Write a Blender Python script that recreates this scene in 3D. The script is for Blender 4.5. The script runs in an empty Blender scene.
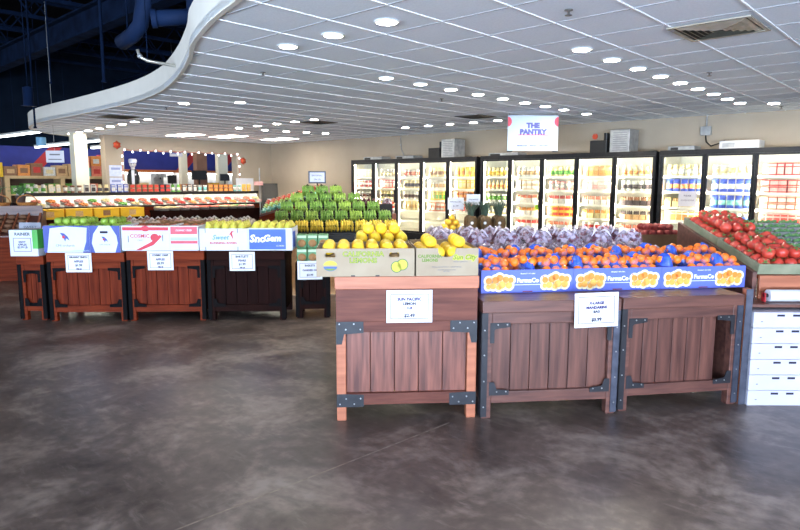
import bpy, math, random
from mathutils import Matrix, Vector, Euler
random.seed(11)
R = math.radians
SC = bpy.context.scene
COL = SC.collection

# ------------------------------------------------------------------ camera
cam_d = bpy.data.cameras.new('camera'); cam = bpy.data.objects.new('camera', cam_d); COL.objects.link(cam)
cam_d.sensor_width = 36.0; cam_d.lens = 36.0 * 620.0 / 800.0; cam_d.clip_start = 0.05
PITCH, ROLL, HEADING = 0.1331, 0.0035, 2.3936
# the store's X axis runs along the cooler wall, Y towards it; the camera looks 42.9 degrees left of +Y
cam.matrix_world = (Matrix.Translation((0, 0, 1.5)) @ Matrix.Rotation(math.pi - HEADING, 4, 'Z')
                    @ Matrix.Rotation(math.pi / 2 - PITCH, 4, 'X') @ Matrix.Rotation(ROLL, 4, 'Z'))
SC.camera = cam

# ------------------------------------------------------------------ world, sun, window light, added fill lamps, exposure
w = bpy.data.worlds.new('world'); SC.world = w; w.use_nodes = True
wb = w.node_tree.nodes['Background']; wb.inputs[0].default_value = (0.60, 0.76, 1.0, 1); wb.inputs[1].default_value = 1.0

def area(name, loc, target, sx, sy, power, color):
    l = bpy.data.lights.new(name, 'AREA'); l.shape = 'RECTANGLE'; l.size = sx; l.size_y = sy; l.energy = power; l.color = color
    o = bpy.data.objects.new(name, l); COL.objects.link(o)
    o.matrix_world = Matrix.Translation(loc) @ (Vector(target) - Vector(loc)).to_track_quat('-Z', 'Y').to_matrix().to_4x4()
    return o
area('storefront_daylight', (4.2, 1.0, 1.7), (-1.2, 2.6, 0.0), 4.0, 2.4, 260, (0.80, 0.86, 1.0))
area('floor_fill', (3.6, 0.0, 4.6), (0.2, 2.4, 0.0), 4.0, 2.0, 430, (0.80, 0.86, 1.0))  # added unseen lamp to brighten the floor; there is no clerestory
area('ceiling_fill', (3.5, -8.5, 0.4), (2.5, -6.5, 4.6), 16.0, 2.0, 8400, (0.60, 0.78, 1.0))  # added unseen lamp tilted up to brighten the ceiling, besides the real pavement
area('bakery_area_light', (-20.5, 10.0, 4.6), (-20.5, 10.0, 0), 5.0, 4.0, 220, (1.0, 0.97, 0.92))  # area lamp facing down over the bakery, under the roof
sun_d = bpy.data.lights.new('sun', 'SUN'); sun_d.energy = 9.0; sun_d.angle = R(0.6); sun_d.color = (1.0, 0.95, 0.88)
sun = bpy.data.objects.new('sun', sun_d); COL.objects.link(sun); sun.rotation_euler = (R(28), R(14), 0)

SC.view_settings.view_transform = 'Standard'; SC.view_settings.look = 'None'
SC.view_settings.exposure = 0.06; SC.view_settings.gamma = 1.0
try: SC.view_settings.use_curve_mapping = False
except Exception: pass
try:
    SC.cycles.max_bounces = 8; SC.cycles.diffuse_bounces = 4; SC.cycles.transparent_max_bounces = 16
    SC.cycles.caustics_reflective = False; SC.cycles.caustics_refractive = False; SC.cycles.sample_clamp_indirect = 6.0
except Exception: pass

# ------------------------------------------------------------------ materials
def lin(c):
    return tuple((x / 12.92 if x <= 0.04045 else ((x + 0.055) / 1.055) ** 2.4) for x in (v / 255.0 for v in c))
MATS = {}
def pm(name, c1, c2=None, scale=8.0, rough=0.5, bump=0.0, metal=0.0, stretch=(1, 1, 1), spec=0.5, detail=4.0, coord='Object', alpha=1.0, emit=0.0):
    """procedural material: two sRGB colours mixed by noise"""
    if name in MATS: return MATS[name]
    m = bpy.data.materials.new(name); m.use_nodes = True; MATS[name] = m
    nt = m.node_tree; b = nt.nodes['Principled BSDF']
    if c2 is None: c2 = tuple(max(0, v * 0.9) for v in c1)
    tc = nt.nodes.new('ShaderNodeTexCoord'); mp = nt.nodes.new('ShaderNodeMapping'); mp.inputs['Scale'].default_value = stretch
    ns = nt.nodes.new('ShaderNodeTexNoise'); ns.inputs['Scale'].default_value = scale; ns.inputs['Detail'].default_value = detail
    cr = nt.nodes.new('ShaderNodeValToRGB'); cr.color_ramp.elements[0].position = 0.32; cr.color_ramp.elements[1].position = 0.68
    cr.color_ramp.elements[0].color = (*lin(c2), 1); cr.color_ramp.elements[1].color = (*lin(c1), 1)
    nt.links.new(tc.outputs[coord], mp.inputs[0]); nt.links.new(mp.outputs[0], ns.inputs['Vector'])
    nt.links.new(ns.outputs[0], cr.inputs[0]); nt.links.new(cr.outputs[0], b.inputs['Base Color'])
    b.inputs['Roughness'].default_value = rough; b.inputs['Metallic'].default_value = metal; b.inputs['Specular IOR Level'].default_value = spec
    b.inputs['Alpha'].default_value = alpha
    if bump:
        bp = nt.nodes.new('ShaderNodeBump'); bp.inputs['Strength'].default_value = bump; bp.inputs['Distance'].default_value = 0.01
        nt.links.new(ns.outputs[0], bp.inputs['Height']); nt.links.new(bp.outputs[0], b.inputs['Normal'])
    if emit:
        nt.links.new(cr.outputs[0], b.inputs['Emission Color']); b.inputs['Emission Strength'].default_value = emit
    return m
def em(name, color, strength):
    if name in MATS: return MATS[name]
    m = bpy.data.materials.new(name); m.use_nodes = True; MATS[name] = m
    nt = m.node_tree; nt.nodes.remove(nt.nodes['Principled BSDF'])
    e = nt.nodes.new('ShaderNodeEmission'); e.inputs[0].default_value = (*lin(color), 1); e.inputs[1].default_value = strength
    nt.links.new(e.outputs[0], nt.nodes['Material Output'].inputs[0]); return m
def film(name, tint, amount, rough=0.2):
    """thin clear sheet: mostly see-through, partly glossy / milky"""
    if name in MATS: return MATS[name]
    m = bpy.data.materials.new(name); m.use_nodes = True; MATS[name] = m
    nt = m.node_tree; b = nt.nodes['Principled BSDF']
    tc = nt.nodes.new('ShaderNodeTexCoord'); ns = nt.nodes.new('ShaderNodeTexNoise'); ns.inputs['Scale'].default_value = 22.0
    mr = nt.nodes.new('ShaderNodeMapRange'); mr.inputs[1].default_value = 0.44; mr.inputs[2].default_value = 0.62
    mr.inputs[3].default_value = amount * 0.15; mr.inputs[4].default_value = min(1, amount * 2.2)
    nt.links.new(tc.outputs['Object'], ns.inputs['Vector']); nt.links.new(ns.outputs[0], mr.inputs[0]); nt.links.new(mr.outputs[0], b.inputs['Alpha'])
    b.inputs['Base Color'].default_value = (*lin(tint), 1); b.inputs['Roughness'].default_value = rough
    return m
def glass(name):
    m = bpy.data.materials.new(name); m.use_nodes = True; MATS[name] = m
    nt = m.node_tree; nt.nodes.remove(nt.nodes['Principled BSDF'])
    t = nt.nodes.new('ShaderNodeBsdfTransparent'); t.inputs[0].default_value = (0.96, 0.98, 0.97, 1)
    g = nt.nodes.new('ShaderNodeBsdfGlossy'); g.inputs['Roughness'].default_value = 0.02
    fr = nt.nodes.new('ShaderNodeFresnel'); fr.inputs[0].default_value = 1.35
    mx = nt.nodes.new('ShaderNodeMixShader'); nt.links.new(fr.outputs[0], mx.inputs[0]); nt.links.new(t.outputs[0], mx.inputs[1])
    nt.links.new(g.outputs[0], mx.inputs[2]); nt.links.new(mx.outputs[0], nt.nodes['Material Output'].inputs[0]); return m

# ------------------------------------------------------------------ mesh builder
class MB:
    def __init__(s): s.v = []; s.f = []; s.m = []; s.s = []
    def _add(s, vs, fs, m=0, sm=False):
        o = len(s.v); s.v += [tuple(v) for v in vs]
        for f in fs: s.f.append([o + i for i in f]); s.m.append(m); s.s.append(sm)
        return s
    def box(s, x0, x1, y0, y1, z0, z1, m=0, M=None):
        vs = [(x0, y0, z0), (x1, y0, z0), (x1, y1, z0), (x0, y1, z0), (x0, y0, z1), (x1, y0, z1), (x1, y1, z1), (x0, y1, z1)]
        if M is not None: vs = [M @ Vector(v) for v in vs]
        return s._add(vs, [(0, 3, 2, 1), (4, 5, 6, 7), (0, 1, 5, 4), (1, 2, 6, 5), (2, 3, 7, 6), (3, 0, 4, 7)], m)
    def cyl(s, p0, p1, r0, r1=None, n=12, m=0, sm=True, caps=True):
        r1 = r0 if r1 is None else r1
        p0, p1 = Vector(p0), Vector(p1); q = (p1 - p0).to_track_quat('Z', 'Y')
        a = [p0 + q @ Vector((r0 * math.cos(2 * math.pi * i / n), r0 * math.sin(2 * math.pi * i / n), 0)) for i in range(n)]
        b = [p1 + q @ Vector((r1 * math.cos(2 * math.pi * i / n), r1 * math.sin(2 * math.pi * i / n), 0)) for i in range(n)]
        s._add(a + b, [(i, (i + 1) % n, n + (i + 1) % n, n + i) for i in range(n)], m, sm)
        if caps:
            s._add(a, [list(range(n))[::-1]], m); s._add(b, [list(range(n))], m)
        return s
    def tube(s, pts, rad, n=8, m=0):
        pts = [Vector(p) for p in pts]; rs = rad if isinstance(rad, (list, tuple)) else [rad] * len(pts); rings = []
        for i, p in enumerate(pts):
            t = (pts[min(i + 1, len(pts) - 1)] - pts[max(i - 1, 0)]); q = t.to_track_quat('Z', 'Y')
            rings += [p + q @ Vector((rs[i] * math.cos(2 * math.pi * k / n), rs[i] * math.sin(2 * math.pi * k / n), 0)) for k in range(n)]
        fs = [(i * n + k, i * n + (k + 1) % n, (i + 1) * n + (k + 1) % n, (i + 1) * n + k) for i in range(len(pts) - 1) for k in range(n)]
        fs += [list(range(n))[::-1], [(len(pts) - 1) * n + k for k in range(n)]]
        return s._add(rings, fs, m, True)
    def lathe(s, prof, n=14, c=(0, 0, 0), m=0, sm=True, fn=None):
        vs = []
        for r, z in prof:
            for k in range(n):
                a = 2 * math.pi * k / n; rr = r * (fn(a, z) if fn else 1)
                vs.append((c[0] + rr * math.cos(a), c[1] + rr * math.sin(a), c[2] + z))
        fs = [(i * n + k, i * n + (k + 1) % n, (i + 1) * n + (k + 1) % n, (i + 1) * n + k) for i in range(len(prof) - 1) for k in range(n)]
        fs += [list(range(n))[::-1], [(len(prof) - 1) * n + k for k in range(n)]]
        return s._add(vs, fs, m, sm)
    def sphere(s, c, r, n=12, k=8, m=0, M=None):
        r = (r, r, r) if isinstance(r, (int, float)) else r
        vs = [(0, 0, -1)]
        for i in range(1, k):
            t = math.pi * i / k
            vs += [(math.sin(t) * math.cos(2 * math.pi * j / n), math.sin(t) * math.sin(2 * math.pi * j / n), -math.cos(t)) for j in range(n)]
        vs.append((0, 0, 1)); e = len(vs) - 1
        fs = [(0, 1 + (j + 1) % n, 1 + j) for j in range(n)]
        fs += [(1 + i * n + j, 1 + i * n + (j + 1) % n, 1 + (i + 1) * n + (j + 1) % n, 1 + (i + 1) * n + j) for i in range(k - 2) for j in range(n)]
        fs += [(e, 1 + (k - 2) * n + j, 1 + (k - 2) * n + (j + 1) % n) for j in range(n)]
        vs = [Vector((v[0] * r[0], v[1] * r[1], v[2] * r[2])) for v in vs]
        if M is not None: vs = [M @ v for v in vs]
        return s._add([v + Vector(c) for v in vs], fs, m, True)
    def prism(s, poly, w0, w1, fn=None, m=0):
        """poly of (u, v); fn maps (u, v, w) to a point; default u->x, v->z, w->y"""
        fn = fn or (lambda u, v, w: (u, w, v)); n = len(poly)
        s._add([fn(u, v, w0) for u, v in poly] + [fn(u, v, w1) for u, v in poly],
               [list(range(n)), list(range(n, 2 * n))[::-1]] + [((i + 1) % n, i, n + i, n + (i + 1) % n) for i in range(n)], m)
        return s
    def disc(s, u, v, ru, rv, w0, w1, n=18, m=0, a0=0, a1=360):
        full = a1 - a0 >= 360
        pts = [(u + ru * math.cos(R(a0 + (a1 - a0) * i / (n if full else n - 1))), v + rv * math.sin(R(a0 + (a1 - a0) * i / (n if full else n - 1)))) for i in range(n)]
        return s.prism(pts, w0, w1, None, m)
    def mesh(s, name, mats):
        me = bpy.data.meshes.new(name); me.from_pydata(s.v, [], s.f)
        for mt in (mats if isinstance(mats, (list, tuple)) else [mats]): me.materials.append(mt)
        me.polygons.foreach_set('material_index', s.m); me.polygons.foreach_set('use_smooth', s.s); me.update(); return me
    def build(s, name, mats, parent=None, loc=(0, 0, 0), rot=(0, 0, 0), bevel=0.0):
        o = bpy.data.objects.new(name, s.mesh(name, mats)); COL.objects.link(o)
        if parent: o.parent = parent
        o.location = loc; o.rotation_euler = rot
        if bevel:
            b = o.modifiers.new('bevel', 'BEVEL'); b.width = bevel; b.segments = 2; b.limit_method = 'ANGLE'; b.angle_limit = R(40)
        return o

def tag(o, label, cat, group=None, kind=None):
    o['label'] = label; o['category'] = cat
    if group: o['group'] = group
    if kind: o['kind'] = kind
    return o
def thing(name, label, cat, M=None, group=None):
    o = bpy.data.objects.new(name, None); o.empty_display_size = 0.1; COL.objects.link(o)
    if M is not None: o.matrix_world = M
    return tag(o, label, cat, group)
def struct(o): o['kind'] = 'structure'; return o
def dup(root, M, label=None, group=None):
    """a copy of a thing with copies of its parts and sub-parts"""
    r = root.copy(); COL.objects.link(r); r.matrix_world = M
    if label: r['label'] = label
    if group: r['group'] = group
    for ch in root.children:
        c = ch.copy(); COL.objects.link(c); c.parent = r
        for g in ch.children:
            d = g.copy(); COL.objects.link(d); d.parent = c
    return r
class Kind:
    """first call places the prototype itself, later calls copy it"""
    def __init__(s, maker): s.maker = maker; s.o = None
    def __call__(s, M, label, group=None):
        if s.o is None:
            s.o = s.maker(); s.o.matrix_world = M; s.o['label'] = label
            if group: s.o['group'] = group
            return s.o
        return dup(s.o, M, label, group)
def T(x, y, z=0.0): return Matrix.Translation((x, y, z))
def RZ(deg): return Matrix.Rotation(R(deg), 4, 'Z')
def RX(deg): return Matrix.Rotation(R(deg), 4, 'X')
def RY(deg): return Matrix.Rotation(R(deg), 4, 'Y')
def frame(x, y, deg, z=0.0): return T(x, y, z) @ RZ(deg)
ORD = ['first', 'second', 'third', 'fourth', 'fifth', 'sixth', 'seventh', 'eighth', 'ninth', 'tenth', 'eleventh', 'twelfth', 'thirteenth', 'fourteenth', 'fifteenth', 'sixteenth', 'seventeenth', 'eighteenth', 'nineteenth', 'twentieth']

def lettering(body, size, mat, parent, loc, rot=(R(90), 0, 0), bold=0.0, align='CENTER', name='lettering', shear=0.0, sx=1.0):
    c = bpy.data.curves.new('text', 'FONT'); c.body = body; c.size = size; c.align_x = align; c.align_y = 'CENTER'
    c.extrude = 0.0008; c.offset = bold; c.shear = shear; c.resolution_u = 2; c.space_line = 0.95
    t = bpy.data.objects.new('text', c); me = bpy.data.meshes.new_from_object(t)
    me.name = name; me.materials.clear(); me.materials.append(mat)
    o = bpy.data.objects.new(name, me); COL.objects.link(o); o.parent = parent; o.location = loc; o.rotation_euler = rot; o.scale = (sx, 1, 1)
    bpy.data.objects.remove(t); bpy.data.curves.remove(c)
    return o

# ---- palette
WHITE = pm('white_paint', (238, 238, 234), (228, 228, 224), 3, 0.5)
PAPER = pm('sign_paper', (216, 216, 224), (210, 210, 219), 5, 0.7)
BLACKM = pm('black_metal', (28, 28, 32), (20, 20, 24), 20, 0.4, metal=0.3)
BLACK = pm('black_plastic', (22, 22, 25), (15, 15, 17), 12, 0.45)
STEEL = pm('blued_steel', (88, 92, 108), (66, 70, 84), 14, 0.38, metal=0.6)
GREYM = pm('galvanised_metal', (170, 172, 174), (140, 143, 146), 10, 0.4, metal=0.4)
INK = pm('purple_ink', (52, 38, 100), (46, 34, 92), 30, 0.6)
INKB = pm('dark_ink', (48, 46, 70), (40, 40, 60), 30, 0.6)
KRAFT = pm('kraft_board', (160, 144, 122), (148, 130, 108), 6, 0.75)
BROWNB = pm('brown_board', (152, 118, 86), (130, 98, 70), 6, 0.8)
WCARD = pm('white_board', (206, 210, 220), (196, 201, 213), 6, 0.6)

# ------------------------------------------------------------------ floor
def floor_mat():
    m = bpy.data.materials.new('polished_concrete'); m.use_nodes = True; nt = m.node_tree; b = nt.nodes['Principled BSDF']; L = nt.links.new
    tc = nt.nodes.new('ShaderNodeTexCoord')
    n1 = nt.nodes.new('ShaderNodeTexNoise'); n1.inputs['Scale'].default_value = 1.9; n1.inputs['Detail'].default_value = 9; n1.inputs['Roughness'].default_value = 0.62; n1.inputs['Distortion'].default_value = 0.6
    n2 = nt.nodes.new('ShaderNodeTexNoise'); n2.inputs['Scale'].default_value = 14; n2.inputs['Detail'].default_value = 6
    mx = nt.nodes.new('ShaderNodeMath'); mx.operation = 'MULTIPLY_ADD'; mx.inputs[1].default_value = 0.3
    cr = nt.nodes.new('ShaderNodeValToRGB'); e = cr.color_ramp.elements
    e[0].position = 0.46; e[0].color = (*lin((60, 51, 47)), 1); e[1].position = 0.84; e[1].color = (*lin((142, 130, 122)), 1)
    k = cr.color_ramp.elements.new(0.64); k.color = (*lin((92, 81, 76)), 1)
    L(tc.outputs['Object'], n1.inputs['Vector']); L(tc.outputs['Object'], n2.inputs['Vector'])
    L(n2.outputs[0], mx.inputs[0]); L(n1.outputs[0], mx.inputs[2]); L(mx.outputs[0], cr.inputs[0]); L(cr.outputs[0], b.inputs['Base Color'])
    # pale scuffs and trowel marks
    mp = nt.nodes.new('ShaderNodeMapping'); mp.inputs['Scale'].default_value = (1.2, 5.0, 1); mp.inputs['Rotation'].default_value = (0, 0, 0.6)
    n3 = nt.nodes.new('ShaderNodeTexNoise'); n3.inputs['Scale'].default_value = 3.4; n3.inputs['Detail'].default_value = 8; n3.inputs['Roughness'].default_value = .7
    m3 = nt.nodes.new('ShaderNodeMapRange'); m3.inputs[1].default_value = .56; m3.inputs[2].default_value = .74; m3.inputs[4].default_value = .38
    mc = nt.nodes.new('ShaderNodeMixRGB'); mc.inputs[2].default_value = (*lin((156, 147, 141)), 1)
    L(tc.outputs['Object'], mp.inputs[0]); L(mp.outputs[0], n3.inputs['Vector']); L(n3.outputs[0], m3.inputs[0]); L(m3.outputs[0], mc.inputs[0]); L(cr.outputs[0], mc.inputs[1]); L(mc.outputs[0], b.inputs['Base Color'])
    rr = nt.nodes.new('ShaderNodeMapRange'); rr.inputs[3].default_value = 0.24; rr.inputs[4].default_value = 0.50; L(n1.outputs[0], rr.inputs[0]); L(rr.outputs[0], b.inputs['Roughness'])
    bp = nt.nodes.new('ShaderNodeBump'); bp.inputs['Strength'].default_value = 0.12; bp.inputs['Distance'].default_value = 0.01; L(n2.outputs[0], bp.inputs['Height']); L(bp.outputs[0], b.inputs['Normal'])
    return m
struct(MB().box(-30, 6.5, -6, 14, -0.1, 0).build('floor', floor_mat()))
struct(MB().box(-40, 40, -40, -6, -.12, -.01).build('ground', pm('pale_pavement', (214, 212, 206), (196, 194, 188), .8, .9)))
# sawn control joint across the concrete
JNT = pm('joint_filler', (150, 140, 130), (120, 110, 100), 20, 0.7)
a, b_ = Vector((-2.44, 0.85, 0)), Vector((-2.31, 2.95, 0)); d = (b_ - a).normalized(); nn = Vector((-d.y, d.x, 0)) * 0.005
jm = MB(); jm._add([a + nn, a - nn, b_ - nn, b_ + nn, a + nn + Vector((0, 0, .001)), a - nn + Vector((0, 0, .001)), b_ - nn + Vector((0, 0, .001)), b_ + nn + Vector((0, 0, .001))], [(0, 1, 2, 3), (7, 6, 5, 4), (0, 4, 5, 1), (2, 6, 7, 3)])
struct(jm.build('trim_1', JNT))

# ------------------------------------------------------------------ walls
BEIGE = pm('beige_wall', (170, 156, 138), (164, 150, 132), 2, 0.7)
HC, WY, WX = 2.72, 12.25, -17.15
struct(MB().box(WX - 0.15, 6.5, WY, WY + 0.15, 0, HC + 0.3).build('wall_back', BEIGE))
wl = MB().box(WX - 0.3, WX, 6.93, 7.42, 0, HC).box(WX - 0.3, WX, 10.95, WY, 0, HC).box(WX - 0.3, WX, 7.42, 10.95, 2.33, HC)
struct(wl.build('wall_left', BEIGE))
struct(MB().box(6.5, 6.65, 3.5, WY, 0, HC + 0.3).build('wall_right', BEIGE))
struct(MB().box(WX - .16, WX + .16, 6.11, 6.43, 0, HC).build('trim_2', pm('cream_column', (238, 230, 206), (230, 222, 198), 3, 0.6)))
# bakery department beyond the opening
BLUEW = pm('blue_wall', (34, 44, 132), (28, 38, 120), 3, 0.6)
FX = -24.0
struct(MB().box(FX - .15, FX, 2, 19, 0, 6.2).build('wall_far', pm('far_white_wall', (235, 235, 232), (226, 226, 222), 2, 0.7)))
struct(MB().box(FX, FX + .05, 2, 19, 1.94, 2.66).build('trim_3', BLUEW))
struct(MB().box(FX, FX + .22, 2, 19, 1.85, 1.94).build('trim_4', pm('orange_ledge', (196, 108, 52), (180, 96, 44), 4, 0.5)))
struct(MB().box(FX, FX + .06, 2, 19, 2.66, 6.2).build('trim_5', pm('dark_teal_wall', (14, 24, 38), (10, 18, 30), 2, 0.8, spec=.03)))  # dark teal upper part of the far wall
REDS = pm('red_stripe', (176, 40, 44), (164, 34, 38), 3, 0.6)
for k, y0 in enumerate((7.1, 12.45, 14.2)):
    struct(MB().prism([(y0, 1.94), (y0 + .42, 1.94), (y0 + 1.1, 2.66), (y0 + .68, 2.66)], FX + .05, FX + .06, lambda u, v, w_: (w_, u, v)).build('trim_%d' % (6 + k), REDS))
struct(MB().box(-24, WX - .3, 19, 19.15, 0, 6.2).build('wall_bakery', BEIGE))

# ------------------------------------------------------------------ dropped ceiling with a curved edge
curve = [(6.5, 1.2), (3.5, 1.35), (1.0, 1.55), (-1.2, 1.8), (-2.6, 2.1), (-3.4, 2.33), (-3.83, 2.46), (-4.18, 2.55), (-4.6, 2.68), (-5.31, 2.95), (-5.92, 3.25), (-7.08, 3.73), (-8.4, 4.16), (-9.93, 4.42), (-12.05, 4.53), (-13.98, 4.56), (-15.3, 4.66), (-16.5, 4.96), (-17.5, 5.5), (-18.2, 6.2), (-18.5, 6.9), (-18.3, 7.6), (-17.3, 8.2)]
def smooth(pts, k=4):
    out = []
    for i in range(len(pts) - 1):
        p0, p1, p2, p3 = (Vector(pts[max(0, min(len(pts) - 1, i + j))]) for j in (-1, 0, 1, 2))
        for t in (q / k for q in range(k)):
            out.append(tuple(0.5 * ((2 * p1) + (-p0 + p2) * t + (2 * p0 - 5 * p1 + 4 * p2 - p3) * t * t + (-p0 + 3 * p1 - 3 * p2 + p3) * t ** 3)))
    return out + [tuple(pts[-1])]
edge = smooth(curve)
poly = edge + [(WX - .1, 8.3), (WX - .1, WY), (6.5, WY)]
TILE = pm('ceiling_tile', (236, 241, 248), (227, 232, 240), 60, 0.9, bump=0.15)
flat = lambda u, v, w_: (u, v, w_)
struct(MB().prism(poly, HC, HC + .06, flat).build('ceiling', TILE))
fas = MB()
for i in range(len(edge) - 1):
    (x0, y0), (x1, y1) = edge[i], edge[i + 1]
    dx, dy = x1 - x0, y1 - y0; l = math.hypot(dx, dy)
    if l < 1e-6: continue
    nx, ny = dy / l * .04, -dx / l * .04
    q = [(x0 + nx, y0 + ny), (x1 + nx, y1 + ny), (x1, y1), (x0, y0)]
    fas._add([(*p, HC - .012) for p in q] + [(*p, HC + .3) for p in q], [(0, 3, 2, 1), (4, 5, 6, 7), (0, 1, 5, 4), (2, 3, 7, 6)], 0, False)
struct(fas.build('trim_10', pm('fascia_paint', (222, 216, 206), (214, 208, 198), 2, 0.6)))
# suspension grid: 0.61 m squares, clipped to the curved outline
def spans(axis, c):
    xs = []
    for i in range(len(poly)):
        p, q = poly[i], poly[(i + 1) % len(poly)]
        if (p[axis] - c) * (q[axis] - c) < 0:
            t = (c - p[axis]) / (q[axis] - p[axis]); xs.append(p[1 - axis] + t * (q[1 - axis] - p[1 - axis]))
    xs.sort(); return list(zip(xs[::2], xs[1::2]))
gr = MB(); gy = MB(); g = 0.612
for k in range(-25, 18):
    c = -3.745 + g * k
    for a0, a1 in spans(0, c): gr.box(c - .008, c + .008, a0, a1, HC - .007, HC)
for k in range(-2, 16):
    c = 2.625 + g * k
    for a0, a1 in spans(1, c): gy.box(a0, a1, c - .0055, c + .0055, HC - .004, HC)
struct(gr.build('trim_11', pm('grid_paint', (246, 246, 246), (240, 240, 242), 5, 0.5)))
struct(gy.build('trim_43', pm('shaded_grid_paint', (170, 172, 176), (160, 162, 166), 5, 0.9)))  # cross bars painted greyer to look shaded; no gap is modelled

# high dark roof: deck, trusses
DARK = pm('dark_deck', (5, 7, 13), (3, 4, 9), 2, 0.9, spec=.03)
DBLUE = pm('dark_blue_steel', (17, 30, 54), (10, 18, 34), 3, 1.0, spec=.03)
struct(MB().box(-24, 6.5, -6, 19, 6.2, 6.35).build('ceiling_2', DARK))
tn = 12
for k in range(9):
    x = -7.5 - 1.75 * k; tb = MB()
    tb.box(x - .04, x + .04, -3, 12, 5.98, 6.06).box(x - .04, x + .04, -3, 12, 5.18, 5.26)
    n = 24
    for i in range(n):
        y0 = -3 + 15 * i / n; y1 = y0 + 15 / n
        tb.cyl((x, y0, 5.22 if i % 2 else 6.02), (x, y1, 6.02 if i % 2 else 5.22), .022, n=5)
    struct(tb.build('trim_%d' % (tn + k), DBLUE))
for k, yy in enumerate((5.6, 10.2)):
    gb = MB().box(-24, -4.5, yy - .14, yy + .14, 4.62, 4.66).box(-24, -4.5, yy - .14, yy + .14, 5.12, 5.16).box(-24, -4.5, yy - .015, yy + .015, 4.64, 5.14)
    struct(gb.build('trim_%d' % (30 + k), DBLUE))

# ------------------------------------------------------------------ wooden produce bins
W_RED = pm('red_stained_wood', (120, 68, 56), (98, 52, 44), 3.0, 0.42, bump=0.1, stretch=(9, 9, 0.9))
W_REDH = pm('red_stained_rail', (112, 64, 52), (84, 44, 36), 3.0, 0.5, bump=0.1, stretch=(0.9, 9, 9), spec=.25)
W_ORANGE = pm('orange_pine', (178, 108, 78), (152, 86, 60), 3.0, 0.45, bump=0.1, stretch=(0.9, 9, 9))
W_PLANK = pm('plum_brown_planks', (134, 80, 66), (80, 42, 36), 3.2, 0.42, bump=0.15, stretch=(11, 11, 0.8))
W_DARKH = pm('walnut_rail', (112, 72, 62), (76, 46, 42), 3.0, 0.4, bump=0.1, stretch=(0.9, 9, 9))
W_DARKV = pm('walnut_plank', (110, 70, 60), (70, 41, 37), 2.6, 0.38, bump=0.12, stretch=(11, 11, 0.8))
W_MAHV = pm('mahogany_plank', (114, 44, 22), (80, 26, 12), 2.6, 0.6, bump=0.1, stretch=(11, 11, 0.8), spec=.08)
W_MAHH = pm('mahogany_rail', (120, 48, 24), (88, 31, 15), 3.0, 0.6, bump=0.1, stretch=(0.9, 9, 9), spec=.08)
W_ESPV = pm('espresso_plank', (34, 15, 13), (24, 10, 9), 2.6, 0.7, bump=0.1, stretch=(11, 11, 0.8), spec=.05)
W_ESPH = pm('espresso_rail', (37, 17, 14), (27, 12, 10), 3.0, 0.7, bump=0.1, stretch=(0.9, 9, 9), spec=.05)
BRKT = pm('bracket_iron', (46, 47, 54), (34, 35, 41), 12, 0.45, metal=0.3)
BRKB = pm('bracket_black_iron', (17, 14, 16), (12, 10, 11), 12, 0.8, spec=.1)
BOLT = pm('bolt_head', (170, 170, 172), (140, 140, 142), 20, 0.35, metal=0.7)

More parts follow.
